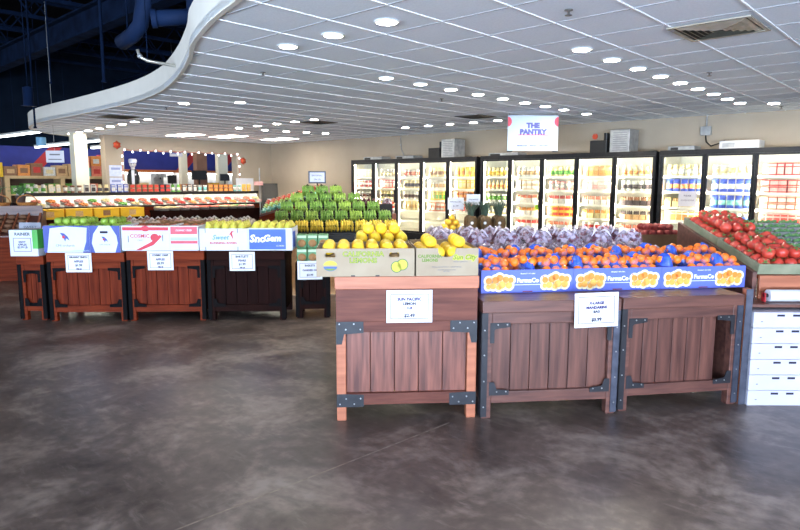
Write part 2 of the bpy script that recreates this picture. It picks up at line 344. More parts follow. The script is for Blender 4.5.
def wooden_bin(label, M, w_, d, h, rail, plank, leg, iron, plate, n=5, riser=None, strap=(), gap=None, group=None, name='produce_bin', top_t=.075, bolts=True):
    t = thing(name, label, 'bin', M, group)
    zt = h - top_t                                   # underside of the top board
    z1 = zt - (.07 if plate else .075)               # underside of the top rail
    zb0, zb1 = .1, .175
    MB().box(0, .06, 0, .06, 0, zt).build('leg', leg, t, bevel=.004); MB().box(w_ - .06, w_, 0, .06, 0, zt).build('leg', leg, t, bevel=.004)
    MB().box(0, .06, d - .06, d, 0, zt).build('leg', leg, t, bevel=.004); MB().box(w_ - .06, w_, d - .06, d, 0, zt).build('leg', leg, t, bevel=.004)
    MB().box(.06, w_ - .06, .003, .045, z1, zt).build('top_rail', rail, t, bevel=.004)
    MB().box(.06, w_ - .06, .003, .045, zb0, zb1).build('bottom_rail', rail, t, bevel=.004)
    fp = MB(); xs0, xs1 = .06, w_ - .06
    if gap: xs1 -= gap
    pw = (xs1 - xs0) / n
    for i in range(n):
        fp.box(xs0 + i * pw + .0025, xs0 + (i + 1) * pw - .0025, .03, .048, zb1, z1)
        fp.box(xs0 + i * pw, xs0 + (i + 1) * pw, .05, .056, zb1, z1)
    fp.build('front_planks', plank, t, bevel=.002)
    for sx, nm in ((.004, 'side_panel'), (w_ - .03, 'side_panel')):
        MB().box(sx, sx + .026, .06, d - .06, .1, zt).build(nm, rail, t)
    MB().box(.06, w_ - .06, d - .04, d - .015, .1, zt).build('back_panel', rail, t)
    if riser:
        m1, m2, zr = riser
        MB().box(-.006, w_ + .006, -.012, .03, zr, h - .002).build('riser_board', m1, t, bevel=.003)
        MB().box(0, w_, -.004, .03, zt, zr).build('riser_board', m2, t, bevel=.003)
        MB().box(0, .026, .03, d, zt, h - .002).build('riser_side', m2, t); MB().box(w_ - .026, w_, .03, d, zt, h - .002).build('riser_side', m2, t)
        MB().box(.026, w_ - .026, .03, d, h - .03, h - .004).build('top_board', m2, t)
    else:
        MB().box(-.008, w_ + .008, -.012, d, zt, h).build('top_board', rail, t, bevel=.004)
    for cx, sx in ((0, 1), (w_, -1)):
        for zc, sz in ((zt, -1), (zb0 - (.0 if plate else .0), 1)):
            L_, th, dn = (.17, .085, .15) if plate else (.13, .028, .13)
            if not plate: cxx = cx + sx * .045; zc2 = (z1 + .01 if sz < 0 else zb1 - .01)
            else: cxx = cx; zc2 = zc + (.006 if sz < 0 else -.01)
            if plate:
                # wide plate with a short tongue down / up the leg
                pl = [(0, 0), (L_, 0), (L_, .078), (.05, .085), (.035, dn if sz < 0 else .085), (0, dn if sz < 0 else .085)]
            else:
                pl = [(0, 0), (L_, 0), (L_, th), (.035, th + .012), (th, .05), (th, dn if sz < 0 else .05), (0, dn if sz < 0 else .05)]
                if sz > 0: pl = [(0, -.012), (L_, -.012), (L_, th - .01), (.05, th), (.032, .075), (0, .075)]
            pts = [(cxx + sx * u, zc2 + sz * v) for u, v in pl]
            if sx * sz < 0: pts = pts[::-1]
            b = MB().prism(pts, .003, -.003).build('corner_bracket', iron, t)
            if bolts:
                for u, v in (((.02, .02), (.06, .055), (.11, .02), (.15, .055)) if plate else ((.05, .012), (.11, .012))):
                    x, z = cxx + sx * u, zc2 + sz * v; MB().cyl((x, -.003, z), (x, -.007, z), .005, n=6, sm=False).build('bolt', BOLT, b)
    for side in strap:
        x0, x1 = (-.012, .03) if side < 0 else (w_ - .035, w_ + .01)
        s_ = MB().box(x0, x1, -.008, -.002, 0.015, zt).box(*((-.012, -.006) if side < 0 else (w_ + .004, w_ + .01)), -.008, .05, 0.015, zt).build('edge_strap', iron if (side < 0 or not bolts) else STEEL, t)
        if bolts:
            for z in (.08, .25, .42, .58): MB().cyl(((x0 + x1) / 2, -.008, z), ((x0 + x1) / 2, -.012, z), .005, n=6, sm=False).build('bolt', BOLT, s_)
    return t

FL = frame(-2.845, 2.485, 47.2); FC1 = frame(-2.202, 3.142, 49.4); FC2 = frame(-1.620, 3.872, 52.6)
wooden_bin('tall red stained wooden bin with black iron corner plates under the lemon boxes', FL, .885, .44, .925, W_REDH, W_PLANK, W_ORANGE, BRKT, True, 5, riser=(W_ORANGE, W_REDH, .845), top_t=.285)
wooden_bin('walnut wooden bin with a paper price sign hanging on its right corner', FC1, .89, .50, .765, W_DARKH, W_DARKV, W_DARKH, BRKT, False, 6, strap=(-1, 1), group='walnut bins of the front row')
wooden_bin('walnut wooden bin with a dark missing plank, beside the white carton stack', FC2, .86, .50, .765, W_DARKH, W_DARKV, W_DARKH, BRKT, False, 6, strap=(-1, 1), gap=.10, group='walnut bins of the front row')

B0 = frame(-7.489, 2.046, 43); B1 = frame(-7.181, 2.24, 45.4); B2 = frame(-6.595, 2.834, 45.5); B3 = frame(-6.003, 3.435, 45.4); B4 = frame(-5.415, 4.162, 47.9)
GB = 'bins of the far left row'
wooden_bin('narrow mahogany bin at the far left end of the row, under a white apple box', B0, .272, .45, .70, W_MAHH, W_MAHV, W_MAHH, BRKB, False, 3, strap=(-1, 1), group=GB, top_t=.09, bolts=False)
wooden_bin('reddish mahogany bin under the blue and white apple boxes', B1, .795, .62, .745, W_MAHH, W_MAHV, W_MAHH, BRKB, False, 6, strap=(-1, 1), group=GB, top_t=.10, bolts=False)
wooden_bin('reddish mahogany bin under the red and white apple boxes', B2, .80, .62, .765, W_MAHH, W_MAHV, W_MAHH, BRKB, False, 6, strap=(-1, 1), group=GB, top_t=.10, bolts=False)
wooden_bin('dark espresso bin under the pear boxes', B3, .815, .62, .765, W_ESPH, W_ESPV, W_ESPH, BRKB, False, 6, strap=(-1, 1), group=GB, top_t=.10, bolts=False)
wooden_bin('narrow dark espresso bin holding green packs, right end of the far row', B4, .36, .42, .62, W_ESPH, W_ESPV, W_ESPH, BRKB, False, 3, strap=(-1, 1), group=GB, top_t=.09, bolts=False)

# ------------------------------------------------------------------ cartons
def carton(label, M, w_, d, h, mat, liner_z, name='fruit_carton', notch=None, holes=(), group=None, inner=None, back=None):
    """open-topped carton: four panels, floor, a liner the fruit lies on; notch=(x, half width, depth) in the front; holes=(x, z)"""
    t = thing(name, label, 'box', M, group); k = .006; hb = back or h
    top = [(0, h), (0, 0), (w_, 0), (w_, h)]
    if notch:
        nx, nw, nd = notch
        top += [(nx + nw * math.cos(a), h - nd * abs(math.sin(a)) ** .6) for a in (math.pi * q / 10 for q in range(11))]
    fr = MB()
    if holes:
        hx = sorted(holes); xs = [0]
        hz0, hz1, hw = h - .06, h - .025, .038
        fr.box(0, w_, 0, k, 0, hz0).box(0, w_, 0, k, hz1, h)
        cur = 0
        for x in hx:
            fr.box(cur, x - hw, 0, k, hz0, hz1); cur = x + hw
            for sx in (-1, 1):     # rounded ends of the hand hole
                pts = [(x + sx * hw, hz0), (x + sx * hw, hz1), (x + sx * (hw - .012), hz1)]
                fr.prism(pts if sx > 0 else pts[::-1], 0, k); pts = [(x + sx * hw, hz1), (x + sx * hw, hz0), (x + sx * (hw - .012), hz0)]
                fr.prism(pts if sx > 0 else pts[::-1], 0, k)
        fr.box(cur, w_, 0, k, hz0, hz1)
    else:
        fr.prism(top, 0, k)
    fr.build('front_panel', mat, t)
    MB().box(0, k, k, d - k, 0, h).build('side_panel', mat, t); MB().box(w_ - k, w_, k, d - k, 0, h).build('side_panel', mat, t)
    MB().box(0, w_, d - k, d, 0, hb).build('back_panel', inner or mat, t)
    MB().box(k, w_ - k, k, d - k, 0, .006).box(k + .002, w_ - k - .002, k + .002, d - k - .002, liner_z - .01, liner_z).build('carton_floor', inner or mat, t)
    return t

# --- lemons
LEM = pm('lemon_peel', (252, 216, 62), (248, 202, 44), 18, 0.38, bump=0.12)
def mk_lemon():
    prof = []
    for i in range(11):
        a = math.pi * i / 10; z = -math.cos(a); r = math.sin(a)
        if i == 0: prof.append((.0005, -.050))
        elif i == 10: prof.append((.0005, .051))
        else: prof.append((.040 * r ** .9, .043 * z))
    return tag(MB().lathe(prof, 14).build('lemon', LEM), '', 'lemon')
lemon = Kind(mk_lemon)
def rand_lie(): return Euler((R(90 + random.uniform(-14, 14)), 0, R(random.choice((0, 180)) + random.uniform(-.2, .2)))).to_matrix().to_4x4()
def rand_up(a=25): return Euler((R(random.uniform(-a, a)), R(random.uniform(-a, a)), R(random.uniform(0, 360)))).to_matrix().to_4x4()
LAY = ['bottom layer', 'second layer', 'third layer', 'top layer']
def pile(kind, M, w_, d, z0, r, nx, ny, layers, text, group, rot, rz=None, drop=lambda l, i, j: False, ky=1.0):
    """square packing in M: layer l sits in the hollows of layer l-1; text(l, i, j) -> label"""
    rz = rz or r; s = 2 * r * 1.03
    sy = s * ky; ox, oy = (w_ - (nx - 1) * s) / 2, (d - (ny - 1) * sy) / 2
    for l in range(layers):
        for j in range(ny - l):
            for i in range(nx - l):
                if drop(l, i, j): continue
                x = ox + (i + l / 2) * s + random.uniform(-.01, .01) * r; y = oy + (j + l / 2) * sy + random.uniform(-.01, .01) * r
                z = z0 + rz + l * 1.47 * rz
                kind(M @ T(x, y, z) @ rot(), text(l, i, j), group)

LZ = .925
ML1 = FL @ T(-.115, -.012, LZ)
c1 = carton('long kraft lemon carton with two drawn lemons, on the red stained bin', ML1, .60, .40, .172, KRAFT, .118, 'lemon_carton', holes=(.085, .475), inner=KRAFT, group='kraft lemon cartons')
GRN = pm('olive_green_ink', (104, 130, 48), (94, 120, 40), 20, 0.6); YEL = pm('lemon_yellow_ink', (186, 184, 66), (178, 174, 56), 20, 0.6)
BLUI = pm('slate_blue_ink', (70, 96, 150), (60, 86, 140), 20, 0.6); GRYI = pm('grey_ink', (120, 118, 124), (110, 108, 114), 20, 0.6)
for bold, mt, dy in ((.0022, GRN, -.0006), (-.0008, YEL, -.0016)):
    lettering('CALIFORNIA\nLEMONS', .042, mt, c1, (.285, dy, .118), bold=bold, sx=1.05)
pl = MB()
for cx, cz in ((.525, .072), (.49, .058)):
    pl.disc(cx, cz, .036, .036, 0, -.0008, m=0).disc(cx, cz, .031, .031, -.0008, -.0016, m=1)
pl.build('printed_lemons', [pm('green_outline_ink', (70, 110, 60), None, 20, .6), YEL], c1)
lg = MB().disc(.085, .07, .042, .028, 0, -.001, m=0, a0=0, a1=180).disc(.085, .064, .042, .03, 0, -.001, m=1, a0=185, a1=355).disc(.085, .05, .03, .012, -.001, -.002, m=2, a0=180, a1=360)
lg.build('printed_sun', [YEL, BLUI, GRN], c1)
for x in (.21, .36): MB().box(x, x + .025, -.001, 0, 0, .008).build('tab_slot', BLACK, c1)
ML2 = FL @ T(.495, -.012, LZ)
c2 = carton('kraft lemon carton with a deep round notch, right of the long one', ML2, .388, .46, .172, KRAFT, .085, 'lemon_carton', notch=(.19, .055, .055), inner=KRAFT, back=.185, group='kraft lemon cartons')
lettering('CALIFORNIA\nLEMONS', .026, GRN, c2, (.085, -.001, .11), bold=.001)
for bold, mt, dy in ((.004, YEL, -.0006), (.0005, GRN, -.0016)):
    lettering('Sun City', .042, mt, c2, (.30, dy, .115), bold=bold, shear=.3)
lettering('FRESH LEMONS', .013, GRYI, c2, (.275, -.001, .088)); lettering('PRODUCE OF U.S.A.   CALIFORNIA', .012, GRYI, c2, (.19, -.001, .055)); lettering('GROWN AND PACKED\nNET WT', .011, GRYI, c2, (.19, -.001, .032))
ML3 = FL @ T(.12, .40, LZ)
c3 = carton('rear kraft lemon carton heaped high with lemons', ML3, .372, .40, .175, KRAFT, .13, 'lemon_carton', inner=KRAFT, group='kraft lemon cartons')
pile(lemon, ML1, .60, .40, .122, .0445, 6, 3, 1, lambda l, i, j: 'yellow lemon in the long front carton, %s row, %s from left' % (ORD[j], ORD[i]), 'lemons in the long front carton', rand_lie, rz=.041, ky=1.22)
pile(lemon, ML2, .388, .46, .096, .0445, 4, 4, 2, lambda l, i, j: 'yellow lemon in the notched carton, %s, %s row, %s from left' % (LAY[l], ORD[j], ORD[i]), 'lemons in the notched carton', rand_lie, rz=.041, ky=1.2, drop=lambda l, i, j: l == 1 and i == 1)
pile(lemon, ML3, .372, .40, .150, 0.0445, 4, 3, 2, lambda l, i, j: 'yellow lemon in the heaped rear carton, %s, %s row, %s from left' % (LAY[l], ORD[j], ORD[i]), 'lemons in the heaped rear carton', rand_lie, rz=.041, ky=1.24)

# --- price signs
def price_sign(label, M, w_, h, lines, name='price_sign', border=True, second=True, group='paper price signs', size=.022):
    t = thing(name, label, 'sign', M, group)
    MB().box(-w_ / 2, w_ / 2, -.003, 0, -h, 0).build('sheet', PAPER, t)
    if border:
        b = MB()
        for m_, th in ((.024, .004),) + (((.034, .002),) if second else ()):
            x, z0, z1 = w_ / 2 - m_, -h + m_, -m_
            b.box(-x, x, -.0038, -.003, z1 - th, z1).box(-x, x, -.0038, -.003, z0, z0 + th).box(-x, -x + th, -.0038, -.003, z0, z1).box(x - th, x, -.0038, -.003, z0, z1)
        b.build('border', pm('violet_border_ink', (104, 84, 148), (96, 76, 140), 20, .6), t)
    for z, s_, tx, mt in lines: lettering(tx, s_, mt, t, (0, -.0045, -h * z), bold=.0012)
    return t
price_sign('white lemon price sign on the front of the red stained bin', FL @ T(.455, -.0125, .838), .285, .205, [(.28, .026, 'SUN PACIFIC', INK), (.42, .024, 'LEMON', INKB), (.55, .022, '1LB', INK), (.78, .03, '$2.49', INKB)])
price_sign('white mandarin price sign hung crooked at the corner between the two walnut bins', FC1 @ T(.722, -.0255, .812) @ RY(-1.5), .288, .222, [(.30, .024, 'X-LARGE', INK), (.43, .024, 'MANDARINS', INK), (.55, .022, 'BAG', INKB), (.78, .03, '$3.99', INKB)])

# --- clementine cartons
FBLU = pm('periwinkle_print', (92, 108, 204), (84, 100, 196), 4, 0.5)
ORNG = pm('orange_print', (238, 128, 44), (236, 150, 62), 30, 0.5)
WINK = pm('white_ink', (245, 246, 250), (240, 241, 246), 20, 0.6)
def clem_carton(label, M, w_):
    t = carton(label, M, w_, .50, .155, FBLU, .098, 'clementine_carton', inner=BROWNB, group='blue clementine cartons')
    for cx in (.126, w_ - .126):
        pr = MB()
        for dx, dz, rr in ((-.085, .012, .03), (-.05, -.025, .03), (-.03, .018, .033), (.0, .032, .032), (.02, -.018, .034), (.05, .02, .03), (.075, -.022, .032), (.09, .016, .028), (-.088, -.03, .024), (-.005, -.036, .026)):
            z = .072 + dz * .95; dx *= .88; rr *= .92
            pr.disc(cx + dx, z, rr + .008, rr + .008, 0, -.0008, m=0, n=14).disc(cx + dx, z, rr - .006, rr - .006, -.0008, -.0016, m=1 + (dz < 0), n=14)
        pr.build('printed_oranges', [pm('cream_ink', (252, 240, 204), None, 20, .6), ORNG, pm('light_orange_print', (244, 184, 88), (240, 160, 66), 30, .5)], t)
    lettering('FarmaCo', .041, WINK, t, (w_ / 2, -.0028, .082), bold=.0014)
    lettering('PRODUCT OF CHILE', .011, WINK, t, (w_ / 2, -.001, .128))
    MB().box(w_ / 2 - .09, w_ / 2 + .09, -.001, 0, .052, .055).build('underline', WINK, t)
    lettering('+', .03, pm('coral_ink', (232, 120, 130), None, 20, .6), t, (w_ / 2 + .108, -.001, .105), bold=.001)
    MB().box(w_ / 2 - .035, w_ / 2 + .035, -.001, 0, .004, .012).build('tab_slot', pm('dark_red_slot', (120, 50, 60), None, 20, .6), t)
    return t
FCB = frame(-2.368, 3.345, 51.7); CW = .645; CZ = .766
CN = ['left', 'middle', 'right']
for k in range(3):
    clem_carton('blue clementine carton with printed oranges, %s one of three on the walnut bins' % CN[k], FCB @ T(k * (CW + .002), 0, CZ), CW)
CLEM = pm('clementine_peel', (250, 132, 34), (242, 112, 22), 26, 0.36, bump=0.1)
NETB = pm('blue_bag_film', (70, 112, 222), (40, 70, 190), 26, 0.25, bump=0.6)
NETF = film('clear_blue_net', (120, 140, 220), .13, .25)
LBL = pm('pale_blue_bag_print', (150, 176, 232), (70, 104, 210), 12, 0.3)
def mk_clem_bag(seed):
    rr = random.Random(seed)
    t = thing('clementine_bag', '', 'bag of fruit')
    r = .031
    for j in range(3):
        for i in range(3):
            z = r + .018 * (1 - abs(i - 1)) * (1 if j else 0) + (.044 if j == 1 else .05 if j == 2 else 0)
            o = MB().sphere((0, 0, 0), (r, r, r * .9), 12, 8) if not (i or j) else None
            if o: me0 = o.mesh('clementine', CLEM)
            c = bpy.data.objects.new('clementine', me0); COL.objects.link(c); c.parent = t
            c.location = ((i - 1) * r * 2.02 + rr.uniform(-.004, .004) + (r * .4 if j == 1 else 0), -.085 + j * .056 + rr.uniform(-.004, .004), z); c.rotation_euler = (rr.uniform(0, 3), rr.uniform(0, 3), 0)
    # opaque printed half of the bag, crumpled
    n, k = 16, 9; m = MB(); vs = []
    for q in range(k + 1):
        th = math.pi * .5 * q / k
        for p in range(n):
            a = 2 * math.pi * p / n; w_ = 1 + .05 * math.sin(3 * a + seed) + .05 * rr.uniform(-1, 1)
            cx, cy, rx, ry, hz = ((0, .045, .092, .052, .122), (-.048, -.015, .044, .082, .112), (.035, .03, .058, .066, .124))[seed - 1]
            vs.append((cx + rx * math.cos(a) * math.cos(th) ** .7 * w_, cy + ry * math.sin(a) * math.cos(th) ** .7 * w_, hz * math.sin(th) * w_ + .003))
    m._add(vs, [(q * n + p, q * n + (p + 1) % n, (q + 1) * n + (p + 1) % n, (q + 1) * n + p) for q in range(k) for p in range(n)], 0, True)
    m.build('bag_film', NETB, t)
    # clear net over the fruit
    m = MB(); vs = []
    for q in range(6):
        th = math.pi * .5 * q / 5
        for p in range(n):
            a = 2 * math.pi * p / n; vs.append((.099 * math.cos(a) * math.cos(th) ** .6, -.032 + .088 * math.sin(a) * math.cos(th) ** .6, .108 * math.sin(th) + .002))
    m._add(vs, [(q * n + p, q * n + (p + 1) % n, (q + 1) * n + (p + 1) % n, (q + 1) * n + p) for q in range(5) for p in range(n)], 0, True)
    m.build('net', NETF, t)
    m = MB()
    pts = [(-.088 + .176 * i / 8, -.002 + .02 * math.sin(i), .062 + .026 * math.sin(math.pi * i / 8)) for i in range(9)]
    m.tube(pts, [.010 + .006 * (i % 2) for i in range(9)], 6); m.build('bag_seam', LBL, t)
    return t
bag_kinds = [Kind(lambda s=s: mk_clem_bag(s)) for s in (1, 2, 3)]
for k in range(3):
    for j in range(2):
        n = 3
        for i in range(n):
            x = k * (CW + .002) + (.113 + .21 * i); y = .128 + .238 * j
            M = FCB @ T(x, y, CZ + .1 + (.05 if j else .012)) @ RZ(random.uniform(-2, 2) + (180 if (k * 3 + i) in (1, 6) and j == 0 else 0))
            bag_kinds[(k + i + j) % 3](M, 'blue net bag of clementines in the %s carton, %s row, %s from left' % (CN[k], 'front' if j == 0 else 'rear', ORD[i]), 'bags of clementines')

# --- grapes on a table behind the clementines
GT = FC1
t = thing('grape_table', 'low wooden table heaped with grape bags behind the clementine cartons', 'table', GT @ T(-.2, .86, 0))
MB().box(0, 2.05, 0, .9, .82, .88).build('table_top', W_DARKH, t); MB().box(0, 2.05, 0, .03, .2, .82).build('apron', W_DARKH, t)
for x in (0, 1.97):
    for y in (0.03, .82): MB().box(x, x + .08, y, y + .08, 0, .82).build('leg', W_DARKV, t)
GRP = pm('red_grape_skin', (132, 48, 66), (84, 28, 48), 16, 0.35)
GBAG = film('clear_grape_bag', (218, 208, 232), .28, .22)
GBW = pm('white_bag_print', (232, 230, 240), (196, 190, 220), 9, 0.35)
def mk_grapes(seed):
    rr = random.Random(seed); t = thing('grape_bag', '', 'bag of grapes'); g_ = MB()
    for q in range(46):
        a, u = rr.uniform(0, 6.28), rr.uniform(0, 1) ** .5; x, y = .088 * u * math.cos(a), .066 * u * math.sin(a)
        z = .016 + rr.uniform(.3, 1) * .085 * (1 - u * u * .7)
        g_.sphere((x, y, z), rr.uniform(.014, .018), 7, 5)
    g_.build('grape_cluster', GRP, t)
    n, k = 14, 7; vs = []
    for q in range(k + 1):
        th = math.pi * .5 * q / k
        for p in range(n):
            a = 2 * math.pi * p / n; w_ = 1 + .07 * math.sin(4 * a + seed * 2 + q) + .05 * rr.uniform(-1, 1)
            vs.append((.108 * math.cos(a) * math.cos(th) ** .7 * w_, .088 * math.sin(a) * math.cos(th) ** .7 * w_, .115 * math.sin(th) * w_ + .002))
    MB()._add(vs, [(q * n + p, q * n + (p + 1) % n, (q + 1) * n + (p + 1) % n, (q + 1) * n + p) for q in range(k) for p in range(n)], 0, True).build('bag_film', GBAG, t)
    m = MB(); yy = rr.uniform(-.03, .03)
    for s_ in (-1, 1): m.tube([(s_ * .02, yy - .05, .1), (s_ * .04, yy, .122), (s_ * .055, yy + .03, .105), (s_ * .08, yy + .04, .07)], [.003, .009, .008, .003], 5)
    m.build('bag_top', GBW, t); return t
gk = [Kind(lambda s=s: mk_grapes(s)) for s in range(4)]
for l in range(2):
    for j in range(4 - l):
        for i in range(8 - l):
            gk[(i * 3 + j + l * 2) % 4](GT @ T(-.17 + .252 * i + .126 * l + random.uniform(-.004, .004), .965 + .215 * j + .1 * l, .881 + .124 * l) @ RZ(random.uniform(-4, 4) + 180 * ((i + j) % 2)),
               'clear bag of red grapes, %s, %s row from the front, %s from left' % (LAY[l], ORD[j], ORD[i]), 'bags of grapes behind the clementines')

# ------------------------------------------------------------------ sloped tomato display, right end
FT = frame(-.916, 4.722, 43)
t = thing('tomato_display', 'sloped wooden display with orange edge boards carrying tomato trays', 'display stand', FT)
MB().box(-.225, -.19, .0, .05, 0, .80).build('post', W_ORANGE, t, bevel=.003); MB().box(1.60, 1.65, .0, .05, 0, .72).build('post', W_ORANGE, t)
MB().box(-.225, -.18, -.006, -.001, 0, .80).build('edge_strap', STEEL, t)
MB().box(-.19, 1.6, .05, .30, .665, .685).build('front_ledge', W_DARKH, t)
MB().box(-.0, 1.6, .24, .265, .685, .855).build('apron', W_ORANGE, t, bevel=.003)
SIDE = [(0.27, .69), (1.50, .69), (1.50, 1.15), (0.27, .875)]
MB().prism(SIDE, -.035, -.005, lambda u, v, w_: (w_, u, v)).build('side_board', W_DARKH, t)
MB().prism(SIDE, 1.61, 1.65, lambda u, v, w_: (w_, u, v)).build('side_board', W_DARKH, t)
MB().prism([(0.27, .83), (1.50, 1.102), (1.50, 1.127), (0.27, .855)], 0, 1.6, lambda u, v, w_: (w_, u, v)).build('sloped_shelf', W_MAHH, t)
for y in (.85, 1.42): MB().box(-.035, .03, y, y + .06, 0, .70).build('leg', W_DARKV, t); MB().box(1.6, 1.65, y, y + .06, 0, .70).build('leg', W_DARKV, t)
SL = math.degrees(math.atan2(.272, 1.23))
FS = FT @ T(0, .275, .858) @ RX(SL)              # on the slope: y runs up it
# paper roll on the front edge
t = thing('bag_roll', 'white roll of produce bags across the front of the tomato display', 'roll', FT @ T(.01, .15, .729))
MB().cyl((0, 0, 0), (.42, 0, 0), .042, n=16).build('roll', PAPER, t); MB().cyl((-.03, 0, 0), (.45, 0, 0), .014, n=8).build('spindle', BLACK, t)
MB().box(-.03, -.022, -.02, .02, -.043, .02).build('hanger', pm('red_clip', (186, 40, 50), None, 8, .5), t)
# trays
GTRAY = pm('grey_green_tray', (140, 140, 116), (112, 118, 94), 8, .7); GREYF = pm('grey_lid', (168, 172, 186), (146, 150, 164), 9, .5); GREENV = pm('green_leafy', (108, 156, 96), (60, 110, 58), 30, .55)
def tray(label, M, w_, d, h, mat, group):
    t = thing('produce_tray', label, 'tray', M, group); k = .012
    MB().box(0, w_, 0, k, 0, h).box(0, w_, d - k, d, 0, h).box(0, k, k, d - k, 0, h).box(w_ - k, w_, k, d - k, 0, h).build('rim', mat, t)
    MB().box(k, w_ - k, k, d - k, 0, .01).build('tray_floor', mat, t); return t
tray('grey green tray heaped with tomatoes, lower end of the sloped display', FS @ T(.0, .0, .001), .42, .61, .075, GTRAY, 'trays on the sloped display')
tray('grey green tray heaped with tomatoes, upper end of the sloped display', FS @ T(.0, .62, .001), .42, .61, .075, GTRAY, 'trays on the sloped display')
TOM = pm('tomato_skin', (206, 78, 60), (178, 50, 40), 9, .2); CALYX = pm('tomato_calyx', (96, 132, 66), (70, 108, 50), 20, .6)
def mk_tomato():
    t = thing('tomato', '', 'tomato')
    prof = [(.001, -.034), (.02, -.036), (.036, -.027), (.045, -.008), (.045, .010), (.038, .026), (.022, .034), (.008, .031), (.001, .028)]
    MB().lathe(prof, 14, fn=lambda a, z: 1 + .03 * math.cos(5 * a)).build('skin', TOM, t)
    c = MB()
    for q in range(5):
        a = 2 * math.pi * q / 5; c._add([(0, 0, .034), (.008 * math.cos(a - .6), .008 * math.sin(a - .6), .036), (.036 * math.cos(a), .036 * math.sin(a), .036), (.008 * math.cos(a + .6), .008 * math.sin(a + .6), .036)], [(0, 1, 2, 3)], 0, False)
    c.cyl((0, 0, .03), (.003, .002, .046), .003, n=5); c.build('stem', CALYX, t); return t
tomato = Kind(mk_tomato)
for q, nm in ((0, 'lower'), (1, 'upper')):
    pile(tomato, FS @ T(.012, .012 + .62 * q, .012), .396, .586, 0, .0470, 4, 6, 2, lambda l, i, j: 'red tomato in the %s tray, %s, %s row, %s from left' % (nm, LAY[l], ORD[j], ORD[i]), 'tomatoes in the %s tray' % nm, lambda: rand_up(50), rz=.0470)
# rows of lidded packs to the right of the tomatoes
CLR = film('clear_lid', (206, 214, 222), .5, .15)
def mk_pack():
    t = thing('produce_pack', '', 'pack of greens'); MB().box(-.085, .085, -.062, .062, 0, .03).build('tub', GTRAY, t, bevel=.006)
    MB().box(-.087, .087, -.064, .025, .031, .043).build('lid', GREYF, t, bevel=.005)
    g_ = MB()
    for q in range(9): g_.sphere((-.072 + .018 * q, .042, .042 + .006 * (q % 3)), (.012, .018, .014), 6, 4)
    g_.build('greens', GREENV, t); return t
pack = Kind(mk_pack)
for i in range(6):
    for j in range(9):
        pack(FS @ T(.525 + .19 * i, .068 + .134 * j, .002), 'grey lidded pack of greens, %s column right of the tomatoes, %s from bottom' % (ORD[i], ORD[j]), 'packs of greens on the sloped display')
# white cartons under the display
WCT = pm('white_carton', (196, 193, 206), (186, 183, 198), 5, .55); HOLE = pm('hand_hole', (40, 36, 60), (30, 28, 50), 10, .8)
for i in range(2):
    for k in range(6):
        t = thing('white_carton', 'white produce carton in the %s stack under the tomato display, %s from floor' % ('left' if not i else 'right', ORD[k]), 'box', FT @ T(-.178 + .46 * i, -.03, .108 * k + .001), 'white cartons under the tomato display')
        MB().box(0, .45, 0, .55, 0, .106).build('carton_body', WCT, t, bevel=.004)
        for x in (.18, .285): MB().box(x - .025, x + .025, -.002, .002, .078, .092).build('hand_hole', HOLE, t)
        for x in (.05,): MB().box(x, x + .012, -.0015, .001, .04, .046).build('print_mark', GRYI, t)

# ------------------------------------------------------------------ crate of red potatoes behind the grapes
FRC = frame(-2.42, 6.10, 45)
t = thing('crate_stand', 'small dark wooden stand behind the grapes holding a crate of red potatoes', 'stand', FRC)
MB().box(0, .48, 0, .4, .82, .86).build('stand_top', W_ESPH, t)
for x in (0, .42):
    for y in (0, .34): MB().box(x, x + .06, y, y + .06, 0, .82).build('leg', W_ESPV, t)
carton('brown crate of red potatoes on a dark stand near the tomato display', FRC @ T(.02, .02, .861), .42, .34, .13, BROWNB, .10, 'potato_crate')
RPOT = pm('red_potato_skin', (170, 70, 66), (140, 52, 54), 14, .6, bump=.15)
redp = Kind(lambda: tag(MB().lathe([(.001, -.03), (.022, -.026), (.035, -.006), (.034, .012), (.02, .028), (.001, .032)], 10, fn=lambda a, z: 1 + .08 * math.sin(2 * a + 30 * z)).build('red_potato', RPOT), '', 'potato'))
pile(redp, FRC @ T(.026, .026, .861), .408, .328, .103, .0375, 5, 4, 2, lambda l, i, j: 'red potato in the brown crate, %s, %s row, %s from left' % (LAY[l], ORD[j], ORD[i]), 'red potatoes in the crate', rand_up)

